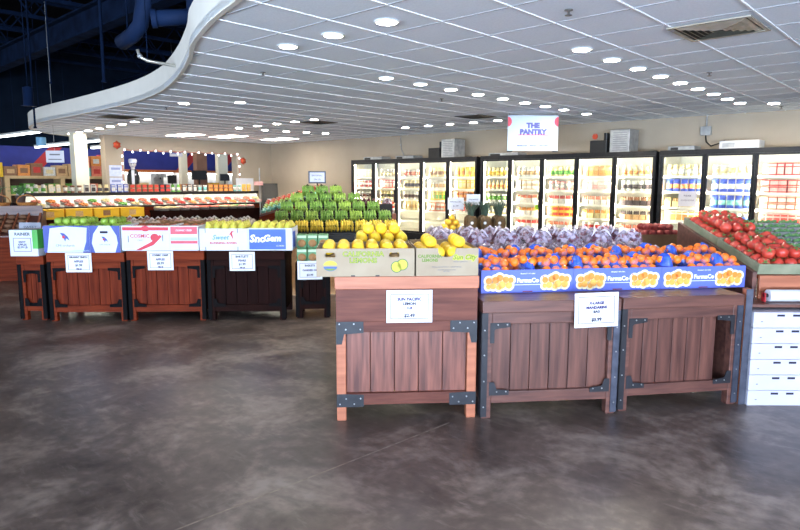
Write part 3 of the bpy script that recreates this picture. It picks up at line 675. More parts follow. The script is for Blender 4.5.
# ------------------------------------------------------------------ pineapple and mango stand
FPN = frame(-4.66, 5.62, 45)
t = thing('pineapple_stand', 'wooden stand behind the grapes holding mangoes and pineapples', 'stand', FPN)
MB().box(0, .86, 0, .5, .86, .92).build('stand_top', W_DARKH, t); MB().box(0, .86, 0, .03, .2, .86).build('apron', W_DARKH, t)
for x in (0, .8):
    for y in (.03, .44): MB().box(x, x + .06, y, y + .06, 0, .86).build('leg', W_DARKV, t)
PINE = pm('pineapple_rind', (112, 84, 48), (78, 62, 40), 40, .6, bump=.5); PLEAF = pm('pineapple_leaf', (84, 104, 88), (60, 82, 68), 10, .5)
def mk_pine():
    t = thing('pineapple', '', 'pineapple')
    prof = [(.03, 0), (.056, .015), (.066, .06), (.068, .1), (.06, .15), (.036, .178), (.012, .182)]
    MB().lathe(prof, 16, fn=lambda a, z: 1 + .04 * math.sin(8 * a + z * 260)).build('rind', PINE, t)
    m = MB()
    for q in range(22):
        a = q * 2.4; lean = .25 + .75 * (1 - q / 22); l = .16 + .05 * random.random()
        c, s_ = math.cos(a), math.sin(a); pr = []
        for u in (0, .4, .75, 1): pr.append(((.012 + lean * l * .42 * u ** 1.6), .176 + l * u * (1 - .25 * lean * u), .013 * (1 - u) + .001))
        vs = []
        for r_, z, wd in pr: vs += [(c * r_ - s_ * wd, s_ * r_ + c * wd, z), (c * r_ + s_ * wd, s_ * r_ - c * wd, z), (c * (r_ - .004), s_ * (r_ - .004), z + .003)]
        m._add(vs, [f for u in range(3) for f in ((3 * u, 3 * u + 1, 3 * u + 4, 3 * u + 3), (3 * u + 1, 3 * u + 2, 3 * u + 5, 3 * u + 4), (3 * u + 2, 3 * u, 3 * u + 3, 3 * u + 5))], 0, False)
    m.build('crown', PLEAF, t)
    MB().disc(0, .10, .018, .018, -.068, -.0705, n=10).build('fruit_tag', WINK, t)
    return t
pine = Kind(mk_pine)
for j in range(2):
    for i in range(3):
        pine(FPN @ T(.455 + .168 * i, .10 + .22 * j, .921) @ RZ(random.uniform(-25, 25)), 'pineapple with grey green crown, %s row on the stand, %s from left' % (('front', 'rear')[j], ORD[i]), 'pineapples on the stand')
MNG = pm('mango_skin', (248, 206, 62), (240, 184, 48), 8, .4)
mango = Kind(lambda: tag(MB().lathe([(.001, -.05), (.02, -.046), (.036, -.02), (.036, .012), (.024, .04), (.001, .052)], 12).build('mango', MNG), '', 'mango'))
pile(mango, FPN @ T(.075, .05, .926), .30, .3, 0, .042, 3, 3, 3, lambda l, i, j: 'yellow mango left of the pineapples, %s, %s row, %s from left' % (LAY[l], ORD[j], ORD[i]), 'mangoes beside the pineapples', rand_lie, rz=.038, ky=1.22)
def card_on_stem(label, M, w_, h, stem, mat, lines, frame_mat=None, rows=None):
    t = thing('sign_card', label, 'sign', M)
    MB().cyl((0, 0, 0), (0, 0, stem), .006, n=8).build('stem', BLACK, t); MB().box(-.06, .06, -.04, .04, 0, .006).build('foot', BLACK, t)
    if frame_mat: MB().box(-w_ / 2 - .015, w_ / 2 + .015, -.004, .008, stem - .015, stem + h + .015).build('sign_frame', frame_mat, t)
    MB().box(-w_ / 2, w_ / 2, -.008, -.002, stem, stem + h).build('card', mat, t)
    for z, s_, tx, mt in lines: lettering(tx, s_, mt, t, (0, -.009, stem + h * z))
    return t
card_on_stem('white price card standing behind the mangoes', FPN @ T(.30, .44, .921), .2, .15, .24, PAPER, [(.65, .03, 'MANGOES', INKB), (.3, .03, '$1.99', INKB)])
card_on_stem('white price card standing between the mangoes and pineapples', FPN @ T(.52, .45, .921), .17, .13, .30, PAPER, [(.5, .026, 'PINEAPPLE', INKB)])

# ------------------------------------------------------------------ banana pyramid
FBN = frame(-6.62, 4.93, 52)
TIER = [(.0, .83, 1.42, .70), (.17, .95, 1.40, .64), (.34, 1.07, 1.20, .60), (.51, 1.18, .86, .55), (.68, 1.28, .52, .50)]
t = thing('banana_stand', 'tiered black banana stand with wooden front behind the far row', 'display stand', FBN)
for k, (y, z, w_, cx) in enumerate(TIER):
    MB().box(cx - w_ / 2, cx + w_ / 2, y, y + .17, .2 if k else .74, z).build('tier', BLACK, t)
MB().box(.02, 1.42, -.06, 0, .74, .80).build('front_ledge', BLACK, t)
for x in (.12, 1.0): MB().prism([(x, .74), (x + .3, .74), (x + .27, .64), (x + .03, .64)][::-1], -.06, .04).build('black_bin', BLACK, t)
MB().box(.02, 1.42, .0, .02, .0, .64).build('front_board', pm('pale_pine', (206, 160, 112), (190, 142, 96), 3, .5, stretch=(.9, 9, 9)), t)
BG = pm('green_banana_skin', (150, 182, 84), (108, 148, 58), 9, .45); BY = pm('yellow_banana_skin', (250, 214, 76), (228, 198, 70), 9, .45); BTIP = pm('banana_tip', (70, 66, 34), None, 9, .6)
def mk_hand(mat):
    def f():
        t = thing('banana_bunch', '', 'bananas')
        for q in range(5):
            a = (q - 2) * .30; pts = []
            for u in range(8):
                s_ = u / 7; ang = 2.5 - 2.0 * s_; rad = .10
                y = -.02 - rad * math.sin(ang) * 1.0 + .06; z = .085 + rad * .9 * math.cos(ang) * -1.0
                pts.append(((q - 2) * (.0375 - .004 * (1 - s_) ** 2) + .004 * math.sin(3 * s_ + q), y - .004 * abs(q - 2) + .012 * (q % 2), z + .008 * (q % 2)))
            MB().tube(pts, [.010, .018, .0195, .020, .020, .0185, .014, .007], 8).build('banana', mat, t)
        MB().tube([(-.02, .02, .155), (0, .03, .175), (.02, .02, .158)], [.010, .013, .010], 6).build('stalk', BTIP, t)
        return t
    return f
bgreen, bgreen2, byel = Kind(mk_hand(BG)), Kind(mk_hand(pm('lime_banana_skin', (176, 198, 88), (138, 170, 66), 9, .45))), Kind(mk_hand(BY))
TN = ['bottom', 'second', 'third', 'fourth', 'top']
for k, (y, z, w_, cx) in enumerate(TIER):
    n = int(w_ / .170)
    for i in range(n):
        M = FBN @ T(cx + (i - (n - 1) / 2) * .197, y + .06 + random.uniform(-.012, .012), z + .002) @ RZ(random.uniform(-5, 5))
        (byel if k == 0 else (bgreen, bgreen2)[(i * 7 + k) % 3 == 0])(M, 'bunch of %s bananas on the %s tier of the banana stand, %s from left' % ('yellow' if k == 0 else 'green', TN[k], ORD[i]), 'banana bunches')
t = thing('banana_sign', 'small grey framed price sign standing above the banana pyramid', 'sign', FBN @ T(.44, .81, 1.281))
MB().cyl((0, 0, 0), (0, 0, .20), .008, n=8).build('stem', BLACK, t); MB().box(-.125, .125, -.005, .01, .195, .37).build('sign_frame', pm('dark_grey_frame', (66, 70, 84), None, 8, .5), t)
MB().box(-.105, .105, -.008, -.004, .215, .35).build('card', pm('lilac_card', (206, 206, 226), None, 8, .6), t)
lettering('BANANAS', .034, INKB, t, (0, -.009, .305)); lettering('59c LB', .034, INKB, t, (0, -.009, .25))

# ------------------------------------------------------------------ small bin with a black card, left of the mangoes
FBC = frame(-6.87, 6.90, 45)
t = thing('grape_bin', 'small pinkish wooden bin carrying a black card in front of the coolers', 'bin', FBC)
MB().box(0, .28, 0, .28, .0, 1.0).build('bin_body', pm('pink_wood', (176, 112, 100), (154, 94, 84), 4, .5), t); MB().box(-.01, .22, -.02, -.005, .985, 1.16).build('black_card', pm('slate_card', (52, 54, 62), None, 6, .6), t); MB().box(-.01, .22, -.005, .0, .93, 1.0).build('card_holder', BLACK, t)
for i in range(2): gk[i](FBC @ T(.14, .10 + .06 * i, 1.001 + .127 * i) @ RZ(90 * i), 'clear bag of red grapes on the small pinkish bin, %s' % ('lower of two' if not i else 'upper of two'), 'grape bags on the pinkish bin')

# ------------------------------------------------------------------ glass-door coolers along the back wall
CWHITE = pm('cooler_liner', (228, 224, 210), (220, 216, 202), 3, .5); GL = glass('door_glass')
TUBE = em('cooler_tube', (255, 242, 216), 160.0)
CF, CB, CH = 11.2, 12.2, 2.05
SHZ = (.56, .82, 1.08, 1.35, 1.62)
def cooler(label, x0, x1, n):
    t = thing('glass_door_cooler', label, 'cooler', T(x0, CF, 0), 'glass door coolers on the back wall'); W = x1 - x0; D = CB - CF
    MB().box(0, W, D - .04, D, .0, CH).build('back_panel', CWHITE, t)
    MB().box(0, .04, .07, D - .04, .0, CH).box(-.004, 0, .0, D, 0, CH, 1).build('side_panel', [CWHITE, BLACKM], t); MB().box(W - .04, W, .07, D - .04, .0, CH).box(W, W + .004, .0, D, 0, CH, 1).build('side_panel', [CWHITE, BLACKM], t)
    MB().box(.04, W - .04, .07, D - .04, CH - .05, CH).build('top_panel', CWHITE, t); MB().box(.04, W - .04, .07, D - .04, .26, .30).build('deck', CWHITE, t)
    MB().box(0, W, .0, .07, CH - .07, CH + .012).build('header', BLACKM, t); MB().box(0, W, .0, .07, .0, .28).build('kick_plate', BLACKM, t)
    p = W / n
    for i in range(n + 1):
        x = min(max(i * p, .035), W - .035)
        MB().box(x - .03, x + .03, .03, .07, .28, CH - .07).build('mullion', BLACKM, t)
        MB().box(x - .02, x + .02, .075, .095, .32, CH - .1).build('light_strip', TUBE, t)
    for i in range(n):
        a, b = i * p + .004, (i + 1) * p - .004; z0, z1 = .285, CH - .072; fw = .042
        d_ = MB().box(a, a + fw, 0, .028, z0, z1).box(b - fw, b, 0, .028, z0, z1).box(a + fw, b - fw, 0, .028, z0, z0 + fw).box(a + fw, b - fw, 0, .028, z1 - .03, z1).build('door', BLACKM, t)
        MB().box(a + fw, b - fw, .010, .018, z0 + fw, z1 - .03).build('pane', GL, d_)
        MB().box(b - .03, b - .014, -.04, -.028, 1.0, 1.3).box(b - .03, b - .014, -.028, 0, 1.0, 1.03).box(b - .03, b - .014, -.028, 0, 1.27, 1.3).build('handle', BLACK, d_)
    for z in SHZ:
        s_ = MB().box(.042, W - .042, .12, D - .05, z - .022, z).build('shelf', CWHITE, t)
        MB().box(.042, W - .042, .112, .12, z - .035, z + .004).build('price_rail', pm('price_rail', (250, 248, 240), (244, 240, 228), 8, .5), s_)
    return p
CASES = [('five door cooler with black frame at the far left end', -12.15, -8.12, 5), ('five door cooler with black frame in the middle, below the pantry sign', -8.02, -4.24, 5), ('five door cooler with black frame at the right end', -4.18, -.40, 5)]
PR = {'cream': (236, 214, 158), 'yellow': (244, 196, 60), 'red': (206, 58, 50), 'white': (226, 222, 212), 'blue': (58, 84, 190), 'green': (110, 176, 74), 'orange': (240, 152, 74), 'pink': (240, 176, 168), 'brown': (150, 104, 72), 'dark': (74, 62, 66), 'teal': (120, 186, 180), 'tan': (214, 172, 120), 'salmon': (236, 132, 104)}
def pc(n): return pm('pack_' + n, PR[n], tuple(v * .86 for v in PR[n]), 26, .45)
_pk = {}
def product(kind, c1, c2):
    key = (kind, c1, c2)
    if key in _pk: return _pk[key]
    def f():
        m = MB(); A = [pc(c1), pc(c2)]
        if kind == 'tub':
            m.lathe([(.001, 0), (.042, 0), (.044, .02)], 14).lathe([(.044, .02), (.05, .062)], 14, m=1).lathe([(.05, .062), (.051, .07), (.055, .071), (.055, .084), (.001, .086)], 14)
        elif kind == 'jar':
            m.lathe([(.001, 0), (.045, 0), (.048, .01), (.048, .03)], 14).lathe([(.0485, .03), (.0485, .09)], 14, m=1).lathe([(.048, .09), (.046, .11), (.036, .122), (.036, .123), (.04, .124), (.04, .15), (.001, .152)], 14)
        elif kind == 'bottle':
            m.lathe([(.001, 0), (.04, 0), (.042, .01), (.042, .04)], 12).lathe([(.0425, .04), (.0425, .1)], 12, m=1).lathe([(.042, .1), (.038, .125), (.018, .16), (.016, .185), (.019, .186), (.019, .205), (.001, .206)], 12)
        elif kind == 'carton':
            m.box(-.046, .046, -.046, .046, 0, .15).box(-.0465, .0465, -.047, -.046, .03, .11, 1)
            m._add([(-.046, -.046, .15), (.046, -.046, .15), (.046, .046, .15), (-.046, .046, .15), (-.046, 0, .19), (.046, 0, .19)], [(0, 1, 5, 4), (2, 3, 4, 5), (1, 2, 5), (3, 0, 4)]); m.box(-.046, .046, -.003, .003, .188, .205)
        elif kind == 'bag':
            n, k = 12, 8; vs = []
            for q in range(k + 1):
                z = .2 * q / k; th = .034 * math.sin(math.pi * min(1, (q + .6) / (k + .6))) + .002; wd = .057 * (1 - .12 * (q / k) ** 3) * (1.06 if q in (0, k) else 1)
                for p in range(n):
                    a = 2 * math.pi * p / n; vs.append((wd * math.copysign(abs(math.cos(a)) ** .6, math.cos(a)), th * math.sin(a), z))
            for q in range(k): m._add([vs[i] for i in range(q * n, q * n + 2 * n)], [(p, (p + 1) % n, n + (p + 1) % n, n + p) for p in range(n)], 1 if 2 <= q <= 4 else 0, True)
        elif kind == 'box':
            m.box(-.05, .05, -.03, .03, 0, .14).box(-.044, .044, -.031, -.03, .02, .09, 1).box(-.044, .044, -.031, -.03, .105, .125, 1)
        elif kind == 'tray':
            m._add([(-.05, -.05, 0), (.05, -.05, 0), (.05, .05, 0), (-.05, .05, 0), (-.056, -.056, .03), (.056, -.056, .03), (.056, .056, .03), (-.056, .056, .03)], [(0, 3, 2, 1), (0, 1, 5, 4), (1, 2, 6, 5), (2, 3, 7, 6), (3, 0, 4, 7), (4, 5, 6, 7)])
            for q in range(5): m.sphere((-.036 + .018 * q, -.02 + .03 * (q % 2), .036), (.018, .022, .016), 8, 5, m=1)
        elif kind == 'pile':
            for l in range(2): m.box(-.056, .056, -.05, .05, .055 * l, .055 * l + .052).box(-.056, .056, -.0505, -.05, .055 * l + .012, .055 * l + .042, 1)
        zs = {'tub': 2.1, 'tray': 3.2, 'pile': 1.9, 'jar': 1.32, 'box': 1.45, 'bag': 1.08}.get(kind, 1.0); m.v = [(x, y, z * zs) for x, y, z in m.v]
        return tag(m.build({'tub': 'tub', 'jar': 'jar', 'bottle': 'bottle', 'carton': 'drink_carton', 'bag': 'food_bag', 'box': 'food_box', 'tray': 'food_tray', 'pile': 'packet_pair'}[kind], A), '', 'groceries')
    _pk[key] = Kind(f); return _pk[key]
KN = {'tub': 'tub', 'jar': 'jar', 'bottle': 'bottle', 'carton': 'gable carton', 'bag': 'pouch', 'box': 'box', 'tray': 'tray', 'pile': 'pair of packets'}
# what each door shows, top shelf first: (kind, body, label)
DOORS = [
 [('box', 'cream', 'white'), ('pile', 'white', 'red'), ('tub', 'white', 'dark'), ('box', 'white', 'salmon')],
 [('jar', 'white', 'cream'), ('box', 'red', 'white'), ('jar', 'cream', 'dark'), ('pile', 'white', 'red')],
 [('tub', 'white', 'salmon'), ('jar', 'cream', 'dark'), ('jar', 'white', 'dark'), ('bag', 'cream', 'tan')],
 [('bag', 'cream', 'brown'), ('carton', 'white', 'tan'), ('box', 'yellow', 'green'), ('pile', 'salmon', 'white')],
 [('bag', 'yellow', 'orange'), ('box', 'yellow', 'cream'), ('pile', 'orange', 'brown'), ('box', 'white', 'red')],
 [('jar', 'cream', 'yellow'), ('bottle', 'cream', 'orange'), ('tub', 'white', 'green'), ('tub', 'cream', 'white')],
 [('jar', 'white', 'tan'), ('pile', 'tan', 'white'), ('tray', 'white', 'salmon'), ('tray', 'white', 'orange'), ('tray', 'white', 'red')],
 [('jar', 'cream', 'green'), ('tub', 'pink', 'white'), ('tray', 'white', 'red'), ('pile', 'yellow', 'red'), ('tray', 'white', 'salmon')],
 [('carton', 'tan', 'orange'), ('carton', 'white', 'pink'), ('tray', 'white', 'salmon'), ('tray', 'cream', 'orange'), ('tub', 'white', 'red')],
 [('bottle', 'cream', 'orange'), ('jar', 'white', 'dark'), ('tray', 'dark', 'brown'), ('tray', 'tan', 'dark'), ('tray', 'white', 'salmon')],
 [('jar', 'cream', 'white'), ('bag', 'blue', 'orange'), ('tray', 'cream', 'tan'), ('box', 'white', 'orange')],
 [('tub', 'white', 'cream'), ('bag', 'blue', 'white'), ('bag', 'blue', 'teal'), ('tub', 'white', 'blue')],
 [('box', 'red', 'pink'), ('pile', 'red', 'pink'), ('pile', 'salmon', 'white'), ('box', 'pink', 'red')],
 [('box', 'red', 'green'), ('pile', 'red', 'tan'), ('pile', 'pink', 'white'), ('box', 'salmon', 'white')],
 [('box', 'green', 'white'), ('pile', 'salmon', 'pink'), ('pile', 'red', 'white'), ('box', 'red', 'white')],
]
SN = ['top shelf', 'second shelf', 'third shelf', 'fourth shelf', 'fifth shelf']
di = 0
for lab, x0, x1, n in CASES:
    p = cooler(lab, x0, x1, n)
    for i in range(n):
        if x0 + i * p > -1.8: di += 1; continue
        for si, (kind, a_, b_) in enumerate(DOORS[di]):
            z = SHZ[4 - si]; cnt = 6 if kind in ('jar', 'bottle', 'carton', 'box') else 5; sp = (p - .13) / cnt
            for q in range(cnt):
                M = T(x0 + i * p + .065 + sp * (q + .5) + random.uniform(-.004, .004), CF + .21 + random.uniform(0, .012), z + .001) @ RZ(random.uniform(-4, 4))
                product(kind, a_, b_)(M, '%s and %s %s, %s, %s cooler door from left, %s along' % (a_, b_, KN[kind], SN[si], ORD[di], ORD[q]), 'groceries on the cooler shelves')
        di += 1
# things on top of and on the coolers
CT = CH + .012
def compressor(label, x, w_=.78):
    t = thing('compressor', label, 'cooler compressor', T(x, 11.45, CH + .001), 'compressors on the coolers')
    MB().box(0, .34, 0, .4, 0, .25).build('motor_box', BLACK, t, bevel=.01); MB().box(.40, w_, 0, .42, 0, .44).build('condenser_housing', GREYM, t, bevel=.01)
    g_ = MB()
    for k in range(9): g_.box(.46, w_ - .05, -.006, 0, .05 + .04 * k, .065 + .04 * k)
    g_.build('louvres', pm('louvre_grey', (120, 124, 130), None, 8, .4), t); MB().tube([(.30, .2, .25), (.30, .2, .37), (.36, .2, .40), (.40, .2, .38)], .022, 8).build('pipe', BLACK, t)
    MB().cyl((.24, .2, .25), (.24, .2, .40), .05, n=12).build('receiver', BLACKM, t)
compressor('grey and black compressor on top of the far left cooler', -9.72); compressor('grey and black compressor on the middle cooler, right of the pantry sign', -5.62)
def tray_top(label, x, w_, h, mat, nm='metal_housing'):
    t = thing(nm, label, 'metal housing', T(x, 11.4, CH + .001)); MB().box(0, w_, 0, .35, 0, h).build('housing', mat, t, bevel=.012)
    MB().box(.05, w_ * .4, -.004, 0, h * .25, h * .75).build('face_plate', BLACK if h < .13 else GREYM, t)
tray_top('low grey metal housing on the far left cooler, leftmost', -11.9, .66, .09, GREYM); tray_top('low grey metal housing on the far left cooler, left of its compressor', -10.75, .6, .09, GREYM)
tray_top('low grey metal housing on the middle cooler, under the pantry sign', -7.95, .75, .08, GREYM); tray_top('low grey metal housing with green label on the right cooler', -4.12, .45, .09, GREYM)
tray_top('pale grey long metal housing on the right cooler, under the junction box', -3.28, .60, .15, pm('pale_grey_metal', (196, 198, 202), None, 8, .4))
t = thing('junction_box', 'grey electrical junction box with conduit high on the back wall', 'junction box', T(-3.75, WY, 2.36))
MB().box(-.09, .09, -.08, 0, 0, .16).build('box_body', GREYM, t, bevel=.008); MB().cyl((0, -.03, .16), (0, -.03, .36), .013, n=8).build('conduit', GREYM, t)
MB().tube([(0, -.04, 0), (.02, -.06, -.12), (.12, -.1, -.20), (.3, -.3, -.17), (.45, -.5, -.14)], .011, 6).build('cable', BLACK, t)
t = thing('orange_tag', 'small orange round tag on the back wall, left of the middle compressor', 'tag', T(-5.9, WY - .001, 2.44)); MB().disc(0, 0, .06, .06, 0, -.008).build('tag_face', pm('orange_tag', (226, 84, 52), None, 8, .6), t); MB().disc(0, .045, .008, .008, -.008, -.012).build('pin', GREYM, t)
t = thing('wall_conduit', 'thin grey conduit running down the back wall above the far left cooler', 'conduit', T(-11.2, WY - .015, 2.06)); MB().tube([(-.15, 0, .64), (-.12, 0, .3), (.02, 0, .05), (.04, 0, 0)], .01, 6).build('conduit', GREYM, t); MB().box(-.17, -.13, -.01, .014, .4, .43).build('clip', GREYM, t)
def paper_notice(label, M, w_, h, lines):
    t = thing('paper_notice', label, 'notice', M); MB().box(-w_ / 2, w_ / 2, -.002, 0, 0, h).build('sheet', PAPER, t)
    for z, s_, tx in lines: lettering(tx, s_, INK, t, (0, -.003, h * z))
paper_notice('white paper notice taped on the cooler glass above the tomatoes', T(-3.67, CF + .009, 1.1), .30, .26, [(.7, .04, 'PLEASE'), (.4, .035, 'CLOSE DOOR')])
for lab, x, z in (('round bright green sticker on the cooler glass behind the grapes', -6.68 + .09, 1.0), ('round green sticker on the far left cooler glass near the bananas', -11.0, .98)):
    o = MB().disc(0, 0, .055, .055, 0, -.003, n=20).build('round_sticker', pm('green_sticker', (150, 206, 40), None, 8, .5), None, (x, CF + .009, z)); tag(o, lab, 'sticker')

# ------------------------------------------------------------------ pantry sign
t = thing('pantry_sign', 'hanging pale blue sign with two coral half discs above the coolers', 'sign', frame(-5.93, 9.86, 42.9) @ T(0, 0, 2.06))
SW, SHT = .90, .62
MB().box(-SW / 2, SW / 2, 0, .02, 0, SHT).build('sign_board', pm('pale_blue_board', (196, 210, 226), (186, 202, 222), 2, .5), t)
CORAL = pm('coral_disc', (232, 76, 100), None, 8, .5)
MB().disc(-SW / 2, SHT - .11, .07, .085, 0, -.002, a0=-90, a1=90).build('coral_half_disc', CORAL, t); MB().disc(SW / 2, SHT - .11, .07, .085, 0, -.002, a0=90, a1=270).build('coral_half_disc', CORAL, t)
NAVY = pm('royal_ink', (86, 92, 176), None, 8, .5)
lettering('THE\nPANTRY', .118, NAVY, t, (0, -.002, SHT * .62), bold=.009, sx=1.05); lettering('BEVERAGES  |  SNACKS  |  GROCERY', .034, NAVY, t, (0, -.002, .09), bold=.001)
MB().box(-.27, .27, -.002, 0, .27, .285).build('underline', CORAL, t)
for s_ in (-1, 1): MB().cyl((s_ * .42, .01, SHT), (s_ * .42, .01, HC - 2.06), .004, n=6).build('hanging_wire', GREYM, t)
for x in (-.45, .36): MB().box(x, x + .09, -.01, .03, -.02, .0).build('end_clip', BLACK, t)

# ------------------------------------------------------------------ ceiling fixtures
LENS = em('downlight_lens', (255, 244, 224), 210.0)
def mk_down():
    t = thing('recessed_downlight', '', 'ceiling light')
    MB().lathe([(.075, 0), (.075, -.008), (.095, -.008), (.1, -.002), (.1, 0)], 20).build('trim_ring', WHITE, t); MB().cyl((0, 0, -.0092), (0, 0, -.002), .074, n=20).build('lens', LENS, t); return t
down = Kind(mk_down)
ROWS = [('row of lights nearest the curved edge', [(-3.44, 3.55), (-4.07, 3.56), (-4.70, 3.57)]),
 ('row of lights running back to the pantry sign', [(-5.23, 5.39 + .61 * k) for k in range(8)] + [(-5.24, 10.5)]),
 ('row of lights running back on the right', [(-2.80, 5.46 + .645 * k) for k in range(9)] + [(-2.42, 10.96)]),
 ('row of lights left of the banana pyramid', [(-9.24, 4.98), (-8.49, 5.51)]),
 ('row of lights above the bananas', [(-12.55, 8.1), (-11.75, 8.05), (-10.98, 8.0), (-10.33, 7.98), (-9.71, 7.97)]),
 ('row of lights near the left wall corner', [(-12.55, 8.8), (-12.45, 9.35), (-12.3, 9.85), (-12.2, 10.38)]),
 ('row of lights along the coolers', [(-9.54, 10.45), (-8.88, 10.45), (-8.28, 10.45), (-7.67, 10.45), (-7.08, 10.45)]),
 ('row of lights along the far curved edge', [(-17.4, 6.2), (-16.7, 6.15), (-15.95, 6.08), (-15.13, 6.02), (-14.35, 5.95), (-13.6, 5.89), (-12.85, 5.82), (-12.17, 5.79)])]
for nm, pts in ROWS:
    for i, (x, y) in enumerate(pts): down(T(x, y, HC - .008), 'round recessed ceiling light, %s in the %s' % (ORD[i], nm), nm)
TRO = em('troffer_lens', (255, 248, 234), 26.0)
for i, (x, y, nm) in enumerate(((-15.5, 8.35, 'leftmost'), (-15.1, 9.4, 'middle'), (-14.9, 10.95, 'right'))):
    t = thing('ceiling_troffer', 'flat rectangular ceiling light near the left wall, %s of three' % nm, 'ceiling light', T(x, y, HC - .008), 'flat lights near the left wall')
    MB().box(-.6, .6, -.3, .3, -.006, 0).build('light_frame', WHITE, t); MB().box(-.56, .56, -.26, .26, -.009, -.0061).build('lens', TRO, t)
VENTD = pm('vent_dark', (74, 66, 58), (56, 50, 44), 6, .6)
def vent(label, x, y, s_, mat, slots):
    t = thing('ceiling_vent', label, 'vent', T(x, y, HC - .008))
    MB().box(-s_, s_, -s_, -s_ + .03, -.01, 0).box(-s_, s_, s_ - .03, s_, -.01, 0).box(-s_, -s_ + .03, -s_ + .03, s_ - .03, -.01, 0).box(s_ - .03, s_, -s_ + .03, s_ - .03, -.01, 0).build('vent_frame', mat, t)
    MB().box(-s_ + .03, s_ - .03, -s_ + .03, s_ - .03, -.002, 0).build('vent_backing', VENTD, t)
    g_ = MB()
    for k in range(slots):
        q = s_ - .05 - (s_ - .08) * k / slots
        for a_ in range(4):
            M = RZ(90 * a_); g_._add([M @ Vector(v) for v in ((-q, -q, -.002), (q, -q, -.002), (q - .035, -q + .035, -.018), (-q + .035, -q + .035, -.018))], [(0, 1, 2, 3)])
    g_.build('louvres', mat, t)
VMET = pm('vent_cream_metal', (196, 190, 178), (170, 160, 142), 8, .35, metal=.5)
vent('large square metal air vent in the ceiling, nearest the camera', -1.635, 5.47, .30, VMET, 5)
for nm, x, y in (('beside the far curved edge', -12.15, 5.2), ('above the bananas', -10.1, 8.42), ('left of the pantry sign', -7.0, 9.6)): vent('dark square air vent in the ceiling %s' % nm, x, y, .28, VENTD, 4)
def mk_spr():
    t = thing('fire_sprinkler', '', 'sprinkler'); MB().lathe([(.03, 0), (.03, -.006), (.008, -.012), (.008, -.035), (.001, -.036)], 10).build('body', pm('sprinkler_metal', (110, 108, 106), None, 8, .4, metal=.6), t)
    MB().lathe([(.001, -.036), (.026, -.037), (.026, -.040), (.001, -.041)], 10).build('deflector', pm('sprinkler_metal', (110, 108, 106)), t); return t
spr = Kind(mk_spr)
for x, y, nm in ((-6.0, 4.2, 'near the curved edge above the lemons'), (-2.75, 2.95, 'nearest the camera'), (-2.25, 4.17, 'left of the large vent'), (-2.31, 7.5, 'behind the large vent'), (-10.0, 5.08, 'near the far curve'), (-5.9, 7.25, 'beside the row of lights to the pantry sign'), (-2.43, 11.5, 'near the back wall on the right')):
    spr(T(x, y, HC - .008), 'small metal fire sprinkler in the ceiling, ' + nm, 'ceiling sprinklers')

# ------------------------------------------------------------------ far left row: printed apple and pear cartons
NAVYP = pm('navy_print', (62, 78, 158), (54, 68, 146), 4, .55); REDP = pm('crimson_print', (198, 40, 62), (188, 32, 54), 4, .55); SKYP = pm('sky_print', (64, 140, 206), None, 4, .55); ROYAL = pm('royal_print', (62, 98, 206), (54, 88, 196), 4, .55)
PALEP = pm('pale_blue_print', (170, 186, 222), None, 4, .55)
def bird(t, cx, cz, s_):
    MB().prism([(cx - .9 * s_, cz + .9 * s_), (cx - .1 * s_, cz + .75 * s_), (cx + .6 * s_, cz + .1 * s_), (cx + .95 * s_, cz - .7 * s_), (cx + .3 * s_, cz - .25 * s_), (cx + .05 * s_, cz - .9 * s_), (cx - .25 * s_, cz - .1 * s_), (cx - .55 * s_, cz + .35 * s_)][::-1], 0, -.002).build('printed_bird', NAVYP, t)
    MB().prism([(cx - .6 * s_, cz + .1 * s_), (cx - .1 * s_, cz + .35 * s_), (cx + .1 * s_, cz - .05 * s_), (cx - .3 * s_, cz - .35 * s_)][::-1], -.002, -.003).build('printed_bird_breast', REDP, t)
b = carton('wide white and blue apple carton with bird emblem on the reddish bin', B1 @ T(-.02, -.012, .746), .475, .5, .285, WCARD, .225, 'apple_carton', inner=BROWNB, group='cartons of the far row')
m = MB().prism([(0, 0), (.03, 0), (.075, .285), (0, .285)][::-1], -.0002, -.001).prism([(.40, 0), (.475, 0), (.475, .285), (.455, .285), (.44, .12)][::-1], -.0002, -.001).prism([(0, .285), (.475, .285), (.475, .262), (.24, .278), (0, .25)], -.0002, -.0014); m.build('printed_bands', NAVYP, b)
MB().prism([(.03, .012), (.47, .012), (.47, .03), (.25, .018)][::-1], -.0002, -.001).build('printed_sweep', PALEP, b)
bird(b, .22, .165, .052); lettering('CMI orchards', .035, GRYI, b, (.22, -.001, .075))
b = carton('narrow end of a white and blue apple carton with bird emblem', B1 @ T(.457, -.012, .746), .315, .5, .285, WCARD, .225, 'apple_carton', inner=BROWNB, group='cartons of the far row')
MB().prism([(0, 0), (.05, 0), (.02, .1), (.04, .2), (.10, .285), (0, .285)][::-1], -.0002, -.001).prism([(.26, 0), (.315, 0), (.315, .285), (.22, .285), (.28, .18), (.29, .1)][::-1], -.0002, -.001).build('printed_bands', NAVYP, b)
bird(b, .155, .14, .036); lettering('CMI orchards', .02, GRYI, b, (.155, -.001, .085)); MB().box(.11, .19, -.002, 0, .205, .228).build('hand_hole', HOLE, b)
b = carton('wide white apple carton printed with a red swirl', B2 @ T(-.045, -.012, .766), .50, .5, .265, WCARD, .18, 'apple_carton', inner=BROWNB, group='cartons of the far row')
MB().box(.01, .49, -.001, 0, .215, .25).build('red_band', REDP, b)
MB().prism([(.14, .005), (.20, .005), (.33, .06), (.42, .15), (.40, .17), (.30, .09)][::-1], -.001, -.002).disc(.345, .14, .045, .042, -.002, -.003).disc(.25, .235, .045, .03, -.001, -.0035, n=16).build('red_swirl', REDP, b)
lettering('COSMIC', .055, REDP, b, (.19, -.001, .155), bold=.001); lettering('CRISP', .022, GRYI, b, (.19, -.001, .11)); MB().box(.065, .072, -.001, 0, .09, .16).box(.425, .432, -.001, 0, .10, .17).build('side_rules', INKB, b)
